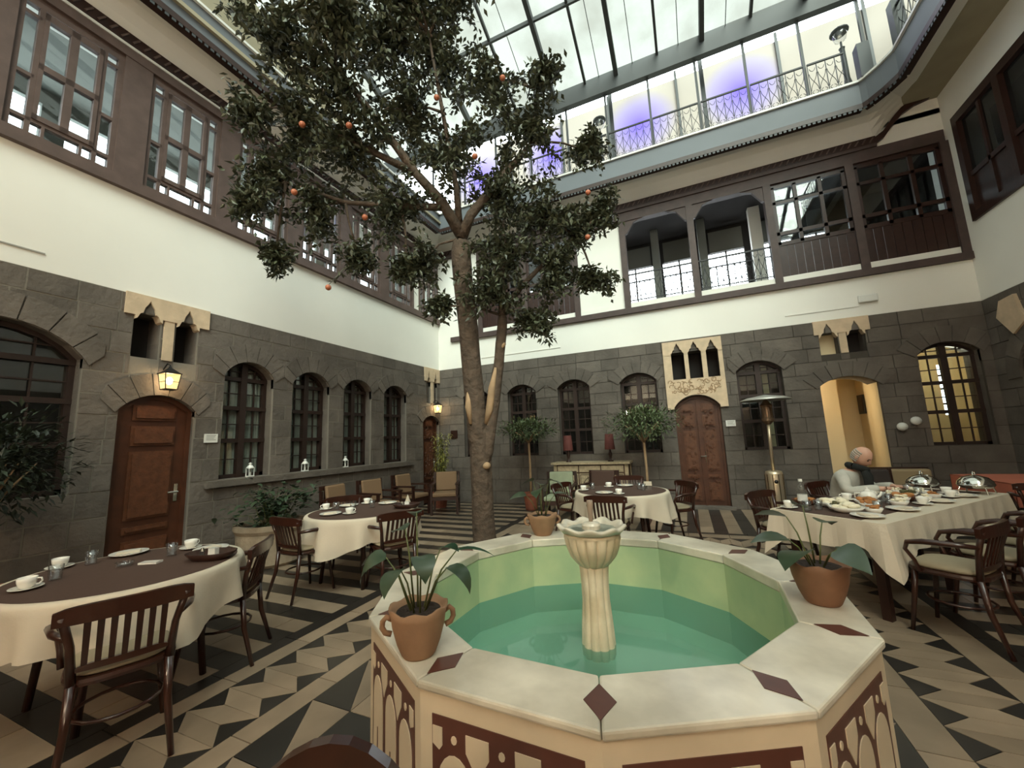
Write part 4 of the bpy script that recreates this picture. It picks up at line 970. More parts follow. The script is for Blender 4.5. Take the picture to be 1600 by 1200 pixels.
for x, y_, z, r in BL:
    c = Vector((x, y_, z)); s = min(allp, key=lambda p: (p-c).length)
    md = (s+c)/2+Vector((R.uniform(-.08, .08), R.uniform(-.08, .08), .08)); br.tube([rel(s), rel(md), rel(c)], [.022, .016, .009], 6)
    for i in range(int(12*r/.5)+5):
        u = Vector((R.gauss(0, 1), R.gauss(0, 1), R.gauss(0, 1))).normalized()*r*R.uniform(.55, 1.08)
        e = c+u; m_ = c+u*.5+Vector((0, 0, R.uniform(0, .08))); br.tube([rel(c), rel(m_), rel(e)], [.006, .004, .0022], 4, False); tips.append((c, m_, e, r))
ob('branches', br, bark, tree, smooth=True, kind='stuff')
lf = MB()
for c, m_, e, r in tips:
    k = int(58+26*R.random())
    for i in range(k):
        t = R.uniform(.15, 1.0); p = (c.lerp(m_, t*2) if t < .5 else m_.lerp(e, t*2-1))
        d = Vector((R.gauss(0, 1), R.gauss(0, 1), R.gauss(-.35, .8))); p = p+Vector((R.gauss(0, .05), R.gauss(0, .05), R.gauss(0, .05)))
        lf.leaf(rel(p), d, R.uniform(.068, .115), R.uniform(.035, .056), Vector((R.gauss(0, .6), R.gauss(0, .6), 1)))
ob('foliage', lf, leaf_m, tree, kind='stuff')
for p in [[-2.54,3.77,5.9],[-1.74,4.08,6.11],[-2.16,4.05,5.13],[-1.01,5.14,4.25],[-.93,4.98,4.8],[-3.96,3.41,3.5],[-3.98,2.91,4.51],[-3.32,3.09,5.27],[-3.39,3.43,4.3],[-3.74,2.8,5.22]]:
    o = MB(); o.sphere(rel(p), .037, 12); ob('orange', o, orange_m, tree, smooth=True)
tw = MB(); a = Vector((-3.96, 3.41, 3.53)); b = Vector((-3.85, 3.75, 3.95)); tw.tube([rel(a), rel((a+b)/2+Vector((0, 0, .05))), rel(b)], [.004, .005, .007], 5)
for i in range(24):
    p = a.lerp(b, R.uniform(.1, 1)); tw.leaf(rel(p), Vector((R.gauss(0, 1), R.gauss(0, 1), R.gauss(-.3, .7))), .08, .036)
ob('fruit_twig', tw, leaf_m, tree)

# ------------------------------------------------------------------ small trees, shrubs, planters
def topiary(loc, label, H, trunkh, cr, pot=(.17, .36), pm=terra_r, lm=leaf_b, seed=1, forks=3, dens=1500, flat=.55, off=(0, 0)):
    R = random.Random(seed); t = thing('potted_tree', label, 'potted tree', loc)
    p = MB(); pr, ph = pot; p.lathe([(pr*.7, 0), (pr*.75, .02), (pr*.95, ph*.8), (pr*1.06, ph*.84), (pr*1.06, ph), (pr*.95, ph), (pr*.9, ph*.9)], 24); ob('pot', p, pm, t, smooth=False)
    s = MB(); s.lathe([(.001, ph*.92), (pr*.93, ph*.92)], 16, cap=False); ob('soil', s, soil, t)
    tr = MB(); tr.tube([(0, 0, ph*.9), (.01, 0, (ph+trunkh)/2), (off[0]*.3, off[1]*.3, trunkh)], [.028, .024, .024], 8)
    cz = (trunkh+H)/2+.05
    for i in range(forks+3):
        a = 2*pi*i/(forks+3)+.4; tr.tube([(off[0]*.3, off[1]*.3, trunkh-.03), (.25*cr*cos(a)+off[0]*.7, .25*cr*sin(a)+off[1]*.7, (trunkh+cz)/2), (.6*cr*cos(a)+off[0], .6*cr*sin(a)+off[1], cz)], [.018, .012, .005], 6)
    ob('trunk', tr, bark_p, t, smooth=True)
    f = MB()
    for i in range(dens):
        u = Vector((R.gauss(0, 1), R.gauss(0, 1), R.gauss(0, 1))).normalized()*R.uniform(.5, 1.04)
        l_ = 1+.18*sin(3*atan2(u.y, u.x)+seed); p_ = Vector((u.x*cr*l_+off[0], u.y*cr*l_+off[1], cz+u.z*(H-trunkh)*.5*l_))
        f.leaf(p_, Vector((u.x, u.y, u.z*.6+R.gauss(0, .5)))+Vector((R.gauss(0, .4), R.gauss(0, .4), 0)), R.uniform(.06, .11), .035)
    ob('foliage', f, lm, t, kind='stuff'); return t
topiary((-3.24, 8.2, 0), 'small round-headed tree in a red pot left of the inlaid sideboard', 1.90, 1.46, .62, seed=2, dens=1700)
topiary((-.80, 8.15, 0), 'small round-headed tree with a forked stem right of the inlaid sideboard', 2.0, 1.38, .66, seed=3, dens=2000)
topiary((-5.45, 1.28, 0), 'dark bushy potted tree at the left edge below the wide arched window', 1.9, .95, .48, pot=(.24, .45), pm=terra_r, lm=leaf_dk, seed=4, dens=2200)
def bamboo(loc, label):
    R = random.Random(8); t = thing('potted_bamboo', label, 'potted plant', loc)
    p = MB(); p.lathe([(.15, 0), (.2, .3), (.22, .32), (.22, .36), (.19, .36), (.18, .32)], 20); ob('pot', p, terra_r, t)
    s = MB(); f = MB()
    for i in range(16):
        a = R.uniform(0, 6.28); h = R.uniform(1.1, 1.75); sp = R.uniform(.05, .32); pts = [(.06*cos(a), .06*sin(a), .3), (.06*cos(a)+sp*.4*cos(a), sp*.4*sin(a), h*.6), (sp*cos(a), sp*sin(a), h)]
        s.tube(pts, [.008, .006, .003], 5)
        for k in range(60):
            q = R.uniform(.35, 1.05); p_ = Vector(pts[1]).lerp(Vector(pts[2]), (q-.5)*2) if q > .5 else Vector(pts[0]).lerp(Vector(pts[1]), q*2)
            f.leaf(p_+Vector((R.gauss(0, .03), R.gauss(0, .03), 0)), Vector((R.gauss(0, 1), R.gauss(0, 1), R.gauss(-.5, .5))), R.uniform(.09, .15), .022)
    ob('stems', s, stem_m, t, kind='stuff'); ob('foliage', f, leaf_y, t, kind='stuff')
bamboo((-5.55, 8.12, 0), 'yellow green bamboo in a pot in front of the small corner door')
pl = thing('stone_planter', 'round stone tub planter with a leafy green shrub by the left wall', 'planter', (-5.35, 3.80, 0))
p = MB(); p.lathe([(.36, 0), (.40, .04), (.43, .42), (.46, .47), (.46, .53), (.40, .53), (.38, .46)], 32); ob('tub', p, mat('weathered stone tub', (158, 142, 120), .85, noise=(8, .25), bump=(14, .6)), pl, smooth=False)
p = MB(); p.lathe([(.001, .47), (.4, .47)], 20, cap=False); ob('soil', p, soil, pl)
R = random.Random(31); s = MB(); f = MB()
for i in range(46):
    a = R.uniform(0, 6.28); r = R.uniform(.0, .5); h = R.uniform(.62, .98); e = Vector((r*cos(a), r*sin(a), h)); s.tube([(r*.3*cos(a), r*.3*sin(a), .46), e*.6+Vector((0, 0, .25)), e], [.006, .004, .003], 5)
    for k in range(9): heart(f, e+Vector((R.gauss(0, .07), R.gauss(0, .07), R.gauss(-.05, .07))), (R.gauss(0, 1), R.gauss(0, 1), R.gauss(.1, .3)), R.uniform(.09, .14), R.uniform(.05, .075), .6)
ob('stems', s, stem_m, pl, kind='stuff'); ob('foliage', f, leaf_l, pl, smooth=True, kind='stuff')

# ------------------------------------------------------------------ lanterns, plaques, fittings
def amber():
    m = bpy.data.materials.new('lit amber glass'); m.use_nodes = True; nt = m.node_tree; N = nt.nodes; N.clear(); o = N.new('ShaderNodeOutputMaterial'); t = N.new('ShaderNodeBsdfTransparent'); e = N.new('ShaderNodeEmission'); e.inputs[0].default_value = (1, .66, .24, 1); e.inputs[1].default_value = 1.6; x = N.new('ShaderNodeMixShader'); x.inputs[0].default_value = .5; nt.links.new(t.outputs[0], x.inputs[1]); nt.links.new(e.outputs[0], x.inputs[2]); nt.links.new(x.outputs[0], o.inputs[0]); return m
def wall_lantern(loc, rz, label):
    t = thing('wall_lantern', label, 'lantern', loc, rz)       # local -y is towards the court
    b = MB(); b.box((-.03, 0, -.02), (.03, .015, .16)); b.tube([(0, 0, .12), (0, -.09, .19), (0, -.16, .16), (0, -.16, .11)], .008, 6); ob('bracket', b, black_m, t)
    f = MB(); w = .085; h = .2
    for sx in (-1, 1):
        for sy in (-1, 1): f.tube([(sx*w*.72, -.16+sy*w*.72, -.15), (sx*w, -.16+sy*w, -.15+h)], .006, 5)
    for z, q in ((-.15, w*.76), (-.15+h, w*1.1)): f.box((-q, -.16-q, z-.006), (q, -.16+q, z+.006))
    for z in (-.06,): 
        for sy in (-1, 1): f.box((-w*.86, -.16+sy*w*.86-.003, z), (w*.86, -.16+sy*w*.86+.003, z+.006))
        for sx in (-1, 1): f.box((sx*w*.86-.003, -.16-w*.86, z), (sx*w*.86+.003, -.16+w*.86, z+.006))
    ob('lantern_frame', f, black_m, t)
    r = MB(); r.lathe([(w*1.5, .05), (w*.8, .09), (.02, .125), (.01, .15)], 4); ob('roof', r, black_m, t)
    g = MB(); g.lathe([(w*1.0, -.145), (w*1.32, .045)], 4, c=(0, -.16), cap=False); 
    gl = ob('glass', g, amber(), t); 
    s = MB(); s.sphere((0, -.16, -.04), .036, 10, (1, 1, 1.4)); ob('bulb', s, bulb_glow, t, smooth=True)
    for ch in t.children:
        if ch.name.startswith('roof'): ch.location = (0, -.16, 0); ch.rotation_euler = (0, 0, pi/4)
    gl.data.transform(Matrix.Translation((0, .16, 0))); gl.data.transform(Matrix.Rotation(pi/4, 4, 'Z')); gl.data.transform(Matrix.Translation((0, -.16, 0)))
wall_lantern((-L, 2.74, 2.46), pi/2, 'lit glass wall lantern above the tall brown door'); wall_lantern((-L, 8.62, 2.44), pi/2, 'lit wall lantern above the small door in the far corner')
wall_lantern((-3.0, FY, 2.85), pi, 'wall lantern behind the photographer, left'); wall_lantern((2.2, FY, 2.85), pi, 'wall lantern behind the photographer, right')
t = thing('key_light_lantern', 'unseen lantern on a chain, added as key light for the fountain', 'lantern', (-2.1, -3.1, 2.85))  # made-up fixture that carries the fountain's key light
m_ = MB(); m_.tube([(0, 0, .5), (0, 0, 4.45)], .006, 5); ob('chain', m_, black_m, t); m_ = MB(); m_.lathe([(.14, 0), (.15, .01), (.15, .02), (.02, .02)], 8); m_.lathe([(.17, .38), (.1, .45), (.02, .5)], 8); [m_.tube([(.14*cos(a*pi/4), .14*sin(a*pi/4), .01), (.16*cos(a*pi/4), .16*sin(a*pi/4), .38)], .005, 5) for a in range(8)]; ob('lantern_frame', m_, black_m, t)
for loc, rz, lb_ in (((-L+.012, 3.34, 1.70), pi/2, 'white framed notice right of the tall brown door'), ((.80, D-.02, 1.66), 0, 'white notice plate right of the carved double door')):
    t = thing('notice_plate', lb_, 'sign', loc, rz); m_ = MB(); m_.box((-.085, -.012, -.06), (.085, 0, .06)); ob('plate', m_, white_p, t)
    g = MB(); [g.box((-.06+.0*k, -.0135, .035-.02*k), (.06-.012*(k % 3), -.012, .041-.02*k)) for k in range(4)]; ob('print', g, mat('grey print', (120, 116, 108), .8), t)
t = thing('notice_plate', 'small brown plate on the wall between the corner door and first back window', 'sign', (-5.62, D-.02, 1.72)); ob('plate', MB().box((-.1, -.012, -.1), (.1, 0, .1)), wood_d, t)
for x, z, lb_ in ((3.36, 1.46, 'lower left of two small white wall fittings beside the archway'), (3.55, 1.55, 'upper right of two small white wall fittings beside the archway')):
    t = thing('wall_fitting', lb_, 'speaker', (x, D-.02, z)); m_ = MB(); m_.sphere((0, -.05, 0), .075, 14, (1, .8, .95)); ob('housing', m_, white_p, t, smooth=True); ob('mount', MB().box((-.03, -.03, -.06), (.03, .01, .0)), white_p, t)
t = thing('emergency_light', 'white emergency light box on the upper right back wall', 'light fitting', (3.22, D, 3.79)); bx = ob('housing', MB().box((-.14, -.06, -.07), (.14, 0, .07)), white_p, t); bv = bx.modifiers.new('b', 'BEVEL'); bv.width = .02; bv.segments = 3
ob('cable_duct', MB().box((-1.15, D-.012, 3.665), (-.0, D, 3.685)), plaster).location = (3.1, 0, 0)
o = [x for x in bpy.data.objects if x.name.startswith('cable_duct')][0]; tag(o, 'thin white cable duct running left from the emergency light box', 'cable duct')
o = ob('cable_duct', MB().box((-4.75, D-.012, 3.66), (-2.6, D, 3.68)), plaster, label='thin cable duct on the back plaster right of the tree trunk', cat='cable duct')
o = ob('cable_duct', MB().box((-L, 1.3, 3.66), (-L+.012, 1.62, 3.675)), mat('grey duct', (150, 148, 140), .8), label='short grey cable duct on the left plaster above the wide window', cat='cable duct')
ob('glass_candle_light', MB(), white_p).name = 'tmp_remove'; bpy.data.objects.remove(bpy.data.objects['tmp_remove'], do_unlink=True)
def candle_lantern(loc, label):
    t = thing('candle_lantern', label, 'lantern', loc, group=None)
    f = MB(); f.cbox((0, 0, .008), (.085, .085, .016)); f.cbox((0, 0, .125), (.085, .085, .01))
    for sx in (-1, 1):
        for sy in (-1, 1): f.cbox((sx*.036, sy*.036, .066), (.008, .008, .11))
    ob('lantern_frame', f, white_p, t); r = MB(); r.lathe([(.055, .13), (.03, .165), (.02, .17), (.018, .19), (.028, .195), (.004, .21)], 12); ob('roof', r, white_p, t)
    c = MB(); c.lathe([(.016, .016), (.016, .07)], 10); ob('candle', c, china, t); ob('glass', MB().cbox((0, 0, .066), (.068, .068, .105)), clearglass, t)
candle_lantern((-L-.02, 3.93, 1.12), 'white candle lantern on the sill of the arched window nearest the tall door')
candle_lantern((-L-.02, 4.87, 1.12), 'white candle lantern on the sill of the second left window')
candle_lantern((-L-.02, 5.75, 1.12), 'white candle lantern on the sill of the third left window')
# ------------------------------------------------------------------ armchair with slatted back (front = +y, height .82)
def slat_chair(label, loc, rz, group=None, hoop=0):
    t = thing('slatted_armchair', label, 'chair', loc, rz, group)
    s = MB(); s.lathe([(.20, .425), (.225, .43), (.23, .445), (.225, .46), (.2, .462)], 28, fn=lambda r, z, a, i: (r*(1+.07*cos(4*a+pi)**1), z)); ob('seat', s, chairwood, t, smooth=False)
    c = MB(); c.lathe([(.19, .462), (.205, .47), (.205, .485), (.18, .50), (.1, .508)], 28, fn=lambda r, z, a, i: (r*(1+.07*cos(4*a+pi)), z)); ob('seat_cushion', c, cushion_m, t, smooth=True)
    for sx in (-1, 1):
        ob('leg', MB().tube([(sx*.16, .155, .43), (sx*.175, .175, .25), (sx*.20, .21, 0)], [.021, .017, .013], 8), chairwood, t, smooth=True)
        ob('leg', MB().tube([(sx*.205, -.27, 0), (sx*.18, -.20, .25), (sx*.175, -.18, .45)], [.013, .018, .02], 8), chairwood, t, smooth=True)
        ob('back_post', MB().tube([(sx*.175, -.18, .44), (sx*.19, -.20, .62), (sx*.225, -.245, .775-hoop*.75)], [.02, .017, .018], 8), chairwood, t, smooth=True)
        ob('armrest', MB().tube([(sx*.205, -.215, .665), (sx*.255, -.10, .67), (sx*.275, .04, .665), (sx*.268, .13, .645), (sx*.25, .155, .59), (sx*.235, .12, .52), (sx*.225, .10, .44)], [.014, .019, .02, .017, .014, .013, .013], 8), chairwood, t, smooth=True)
    def rail(z0, z1, x, yb, b, th=.012, curl=0, drop=0):
        m = MB(); N = 12; f_ = []
        for i in range(N+1):
            u = -x+2*x*i/N; y_ = -yb-b*(1-(u/x)**2)+.0; cz = curl*(u/x)**4
            for dy, z in ((-th, z0+cz*.4), (th, z0+cz*.4), (th, z1-.02*abs(u/x)**6+cz-drop*(u/x)**2), (-th, z1-.02*abs(u/x)**6+cz-drop*(u/x)**2)): m.v.append((u, y_+dy, z))
        for i in range(N):
            for j in range(4): m.f.append((i*4+j, i*4+(j+1) % 4, i*4+4+(j+1) % 4, i*4+4+j))
        m.f += [(3, 2, 1, 0), (N*4, N*4+1, N*4+2, N*4+3)]; return m
    ob('top_rail', rail(.735-hoop*.65, .815+hoop*.3, .255, .235, .035, .014, drop=hoop), chairwood, t)
    ob('lower_rail', rail(.50, .53, .18, .185, .02, .01), chairwood, t)
    for i in range(0 if hoop else 7):
        u = -.138+.046*i; y0 = -.185-.02*(1-(u/.18)**2); y1 = -.235-.035*(1-(u/.255)**2)
        ob('back_slat', MB().add([(u-.011, y0-.004, .52), (u+.011, y0-.004, .52), (u+.011, y0+.006, .52), (u-.011, y0+.006, .52), (u-.013, y1-.004, .745), (u+.013, y1-.004, .745), (u+.013, y1+.006, .745), (u-.013, y1+.006, .745)],
            [(0, 3, 2, 1), (4, 5, 6, 7), (0, 1, 5, 4), (1, 2, 6, 5), (2, 3, 7, 6), (3, 0, 4, 7)]), chairwood, t)
    r = MB(); r.tube([(.17*cos(a*pi/8), .17*sin(a*pi/8)-.01, .24) for a in range(17)], .009, 6, False); ob('stretcher', r, chairwood, t, smooth=True)
    return t
def face(px, py, tx, ty): return atan2(ty-py, tx-px)-pi/2
LA = Vector((.66, 4.56)); LU = Vector((.66, .75)).normalized(); LV = Vector((.75, -.66)).normalized(); LLEN, LWID = 2.5, .86
def lt(s, t): v = LA+LU*s+LV*t; return v.x, v.y
def lw3(x, y_, z=0): return (x, y_, z)
ch0 = slat_chair('dark slatted armchair seen from behind at the near left table', (-2.86, 1.22, 0), face(-2.86, 1.22, -3.95, 1.65))
CH = [(-3.30, 1.98, face(-3.30, 1.98, -4.07, 1.34), 'slatted armchair on the far right side of the near left table', None),
      (-3.86, 3.12, face(-3.86, 3.12, -3.80, 3.9), 'slatted armchair with cream seat seen side-on, left of the middle table', None),
      (-3.05, 3.54, face(-3.05, 3.54, -3.85, 3.95), 'slatted armchair seen from behind at the right of the middle table', None),
      (-4.35, 4.15, face(-4.35, 4.15, -3.61, 3.69), 'dark chair on the wall side of the middle table', None),
      (-.95, 5.02, face(-.95, 5.02, -.92, 5.72), 'slatted armchair with its back to the fountain at the far round table', None),
      (-1.66, 5.98, face(-1.66, 5.98, -.92, 5.72), 'armchair on the left of the far round table', None),
      (-.28, 6.2, face(-.28, 6.2, -.92, 5.72), 'armchair on the right of the far round table, in front of the carved door', None),
      (-1.0, 6.95, face(-1.0, 6.95, -.92, 5.72), 'dark armchair between the far round table and the inlaid sideboard', None),
      ]
for x, y_, rz, lb_, g in CH: dup(ch0, (x, y_, 0), rz, lb_)
slat_chair('chair whose dark rounded back top pokes up at the bottom edge of the picture', (-.65, .46, 0), 3.6, hoop=.2)
for s, t_, sd, lb_ in ((.28, LWID+.24, -1, 'nearest of the dark armchairs along the right side of the long table'), (.90, LWID+.27, -1, 'second dark armchair from the camera on the right side of the long table'),
                   (1.52, LWID+.27, -1, 'third dark armchair on the right side of the long table'), (2.14, LWID+.27, -1, 'fourth and last dark armchair on the right side of the long table'),
                   (.62, -.27, 1, 'dark armchair at the left side of the long table by the glass bottle'), (1.85, -.33, 1, 'armchair the man in grey sits on')):
    x, y_ = lt(s, t_); dup(ch0, (x, y_, 0), face(x, y_, x+LV.x*sd, y_+LV.y*sd), lb_)

# ------------------------------------------------------------------ round tables
def skirt(mb, Rr, z, drop, seed, N=96):
    R = random.Random(seed); ph = R.uniform(0, 6); rings = [(0.001, z+.002), (Rr*.97, z+.002), (Rr, z), (Rr+.012, z-.02)]
    k = len(mb.v); prof = []
    M_ = 8
    for i, (r, zz) in enumerate(rings):
        for j in range(N): a = 2*pi*j/N; mb.v.append((r*cos(a), r*sin(a), zz))
    for i in range(1, M_+1):
        t = i/M_
        for j in range(N):
            a = 2*pi*j/N; dr = drop*(1+.2*cos(4*a+ph)); r = Rr+.014+t*(.022+.036*sin(12*a+ph)+.016*sin(19*a+2*ph)+.02*cos(4*a+ph))
            mb.v.append((r*cos(a), r*sin(a), z-.02-(dr-.02)*t))
    n = 4+M_
    for i in range(n-1):
        for j in range(N): mb.f.append((k+i*N+j, k+i*N+(j+1) % N, k+(i+1)*N+(j+1) % N, k+(i+1)*N+j))
def round_table(x, y_, nm, seed, drop=.32):
    t = thing('round_table', 'round wooden table under the %s' % nm, 'table', (x, y_, 0), group=None)
    tp = MB(); tp.lathe([(.58, .715), (.60, .72), (.60, .742), (.58, .745)], 40); ob('table_top', tp, wood_d, t)
    for i in range(4):
        a = pi/4+i*pi/2; ob('leg', MB().tube([(.42*cos(a), .42*sin(a), .72), (.40*cos(a), .40*sin(a), .4), (.44*cos(a), .44*sin(a), 0)], [.03, .024, .02], 8), wood_d, t, smooth=True)
    c = MB(); skirt(c, .62, .752, drop, seed); o = ob('tablecloth', c, linen, smooth=True, loc=(x, y_, 0), label='white cloth hanging in folds over the %s' % nm, cat='tablecloth')
    b = MB(); b.lathe([(.001, .7565), (.585, .7565), (.588, .7550)], 64, cap=False); ob('table_topper', b, brown_cloth, loc=(x, y_, 0), label='round brown topper cloth on the %s' % nm, cat='tablecloth')
round_table(-3.51, 1.50, 'near left table', 1); round_table(-3.61, 3.69, 'middle table', 2); round_table(-.92, 5.72, 'far round table', 3, .30)

# ------------------------------------------------------------------ tableware prototypes
ZT = .757
def cup_(label, loc, rz, group):
    t = thing('cup_and_saucer', label, 'cup', loc, rz, group)
    s = MB(); s.lathe([(.028, 0), (.05, .006), (.072, .014), (.07, .017), (.045, .009), (.001, .008)], 24, cap=False); ob('saucer', s, china, t, smooth=True)
    c = MB(); c.lathe([(.024, .009), (.034, .02), (.041, .045), (.043, .068), (.040, .068), (.036, .04), (.02, .018), (.001, .016)], 24, cap=False); cc = ob('cup', c, china, t, smooth=True)
    h = MB(); h.tube([(.040, 0, .058), (.06, 0, .056), (.064, 0, .04), (.052, 0, .026), (.037, 0, .026)], .0045, 6); ob('handle', h, china, cc, smooth=True); return t
def glass_(label, loc, rz, group):
    t = thing('drinking_glass', label, 'glass', loc, rz, group); m = MB(); m.lathe([(.028, 0), (.030, .002), (.035, .09), (.033, .09), (.028, .01), (.001, .008)], 20, cap=False); ob('tumbler', m, clearglass, t, smooth=True); return t
def plate_(label, loc, rz, group):
    t = thing('plate', label, 'plate', loc, rz, group); m = MB(); m.lathe([(.055, 0), (.075, .004), (.115, .018), (.113, .021), (.072, .008), (.001, .006)], 28, cap=False); ob('dish', m, china, t, smooth=True)
    n = MB(); n.add([(-.07, -.03, .012), (.07, -.035, .012), (.075, .03, .012), (-.065, .035, .012), (-.065, -.028, .028), (.065, -.03, .024), (.068, .026, .026), (-.06, .03, .022)], [(0, 3, 2, 1), (4, 5, 6, 7), (0, 1, 5, 4), (1, 2, 6, 5), (2, 3, 7, 6), (3, 0, 4, 7)]); ob('napkin', n, linen, t); return t
protos = {}
def ware(kind, x, y_, label, rz=0, group=None, z=ZT):
    fn = {'cup': cup_, 'glass': glass_, 'plate': plate_}[kind]
    if kind not in protos: protos[kind] = fn(label, (x, y_, z), rz, group)
    else: dup(protos[kind], (x, y_, z), rz, label, group)
W_ = [('cup', -4.03, 1.33, 'cup on the left side of the near left table beside a water glass'), ('glass', -3.93, 1.45, 'faceted glass beside the leftmost upright cup on the near left table'), ('plate', -3.98, 1.68, 'plate with a napkin at the wall side of the near left table'),
      ('cup', -3.60, 1.06, 'cup at the extreme left picture edge on the near left table'), ('glass', -3.68, 1.20, 'glass lying forward of the cups on the near left table'), ('glass', -3.58, 1.76, 'glass by the far edge of the near left table'),
      ('cup', -3.67, 1.93, 'cup at the far end of the near left table'), ('plate', -3.44, 1.95, 'plate behind the dark tray on the near left table'),
      ('cup', -4.12, 3.60, 'cup at the left end of the middle table'), ('glass', -3.97, 3.62, 'glass beside the left end cup of the middle table'), ('plate', -4.02, 3.86, 'plate behind the left cup of the middle table'),
      ('plate', -3.75, 3.34, 'plate at the front edge of the middle table'), ('cup', -3.55, 3.42, 'cup at the front edge of the middle table'), ('glass', -3.66, 3.58, 'glass beside the front cup of the middle table'),
      ('cup', -3.92, 4.07, 'cup at the back of the middle table'), ('plate', -3.62, 4.12, 'plate at the back of the middle table'), ('glass', -3.60, 3.82, 'glass in the centre of the middle table'),
      ('cup', -1.42, 5.62, 'cup at the left edge of the far round table'), ('glass', -1.32, 5.76, 'glass beside the left cup on the far round table'), ('cup', -.88, 5.30, 'cup at the front edge of the far round table'), ('plate', -1.08, 5.36, 'plate at the front edge of the far round table'),
      ('cup', -1.14, 6.03, 'cup at the back of the far round table'), ('plate', -.92, 6.16, 'plate at the back of the far round table'), ('glass', -.68, 5.80, 'glass on the right of the far round table'), ('glass', -.62, 5.70, 'second glass on the right of the far round table')]
R = random.Random(12)
for k_, x, y_, lb_ in W_: ware(k_, x, y_, lb_, R.uniform(0, 6.28))
def tray(loc, label):
    t = thing('serving_tray', label, 'tray', loc, .4); m = MB(); m.lathe([(.09, 0), (.10, .004), (.135, .05), (.13, .052), (.095, .01), (.001, .008)], 24, fn=lambda r, z, a, i: (r*(1+.25*cos(2*a)), z), cap=False); ob('bowl', m, wood_d, t, smooth=True)
    s = MB(); s.cbox((0, .02, .045), (.05, .04, .05)); ob('sugar_pot', s, china, t); n = MB(); n.lathe([(.014, .012), (.016, .06), (.008, .08)], 10, c=(-.05, -.02)); ob('shaker', n, chrome, t)
tray((-3.17, 1.80, ZT), 'dark boat-shaped condiment tray at the right end of the near left table')
tray((-3.14, 3.90, ZT), 'dark condiment box with napkins at the right end of the middle table')
t = thing('napkin_stack', 'white folded napkin standing in the condiment box of the middle table', 'napkin', (-3.22, 4.02, ZT)); ob('napkin', MB().add([(-.05, -.02, 0), (.05, -.02, 0), (.05, .02, 0), (-.05, .02, 0), (0, 0, .14)], [(0, 3, 2, 1), (0, 1, 4), (1, 2, 4), (2, 3, 4), (3, 0, 4)]), linen, t)
t = thing('napkin_stack', 'white napkins in a holder on the far round table', 'napkin', (-.57, 5.86, ZT)); ob('napkin', MB().box((-.05, -.02, 0), (.05, .02, .10)), linen, t); ob('holder', MB().box((-.055, -.026, 0), (.055, .026, .05)), chrome, t)
t = thing('ashtray', 'small dark ashtray in the middle of the near left table', 'ashtray', (-3.60, 1.50, ZT)); m = MB(); m.lathe([(.03, 0), (.045, .004), (.05, .03), (.044, .03), (.036, .01), (.001, .008)], 18, cap=False); ob('dish', m, clearglass, t, smooth=True)
t = thing('folded_card', 'flat white card on the near left table by the ashtray', 'card', (-3.50, 1.60, ZT), .5); ob('card', MB().box((-.06, -.03, 0), (.06, .03, .012)), china, t)

# ------------------------------------------------------------------ long table
ang = atan2(LU.y, LU.x)
ltb = thing('long_table', 'long dark table under the hanging white cloth on the right', 'table', (LA.x, LA.y, 0), ang)   # local x along, local -y to the right side
ob('table_top', MB().box((.02, -LWID+.02, .70), (LLEN-.02, -.02, .742)), wood_d, ltb)
for x, y_ in ((.12, -.12), (LLEN-.12, -.12), (.12, -LWID+.12), (LLEN-.12, -LWID+.12), (LLEN/2, -LWID+.12), (LLEN/2, -.12)): ob('leg', MB().box((x-.03, y_-.03, 0), (x+.03, y_+.03, .70)), wood_d, ltb)
c = MB(); NX, NY = 60, 24
per = []
a0, a1, b0, b1 = 0, LLEN, -LWID, 0
for i in range(NX): per.append((a0+(a1-a0)*i/NX, b0, 0, -1, i/NX))
for i in range(NY): per.append((a1, b0+(b1-b0)*i/NY, 1, 0, i/NY))
for i in range(NX): per.append((a1-(a1-a0)*i/NX, b1, 0, 1, i/NX))
for i in range(NY): per.append((a0, b1-(b1-b0)*i/NY, -1, 0, i/NY))
n = len(per); M_ = 7
for i in range(M_+1):
    t = i/M_
    for j, (x, y_, nx, ny, f) in enumerate(per):
        cor = max(0, 1-min(f, 1-f)/.16)**1.5; dr = .24+.17*cor; fl_ = (.02+.012*sin(j*1.1)+.05*cor)*t**.8
        L_ = LLEN if ny else LWID
        cx = (1 if x > LLEN/2 else -1)*cor*.7 if ny else 0; cy = (1 if y_ > -LWID/2 else -1)*cor*.7 if nx else 0
        c.v.append((x+(nx+cx)*fl_+nx*.006, y_+(ny+cy)*fl_+ny*.006, .752-.0*t-dr*t))
for i in range(M_):
    for j in range(n): c.f.append((i*n+j, i*n+(j+1) % n, (i+1)*n+(j+1) % n, (i+1)*n+j))
c.f.append(tuple(range(n)))
ob('tablecloth', c, linen, smooth=False, loc=(LA.x, LA.y, 0), rz=ang, label='white cloth with pointed corners hanging over the long table', cat='tablecloth')
c = MB(); c.box((.03, -LWID+.16, .7525), (LLEN-.1, -.03, .7555)); ob('table_runner', c, brown_cloth, loc=(LA.x, LA.y, 0), rz=ang, label='dark brown runner along the long table', cat='tablecloth')
Z2 = .757
def on(s, t): return lt(s, t)
R = random.Random(77)
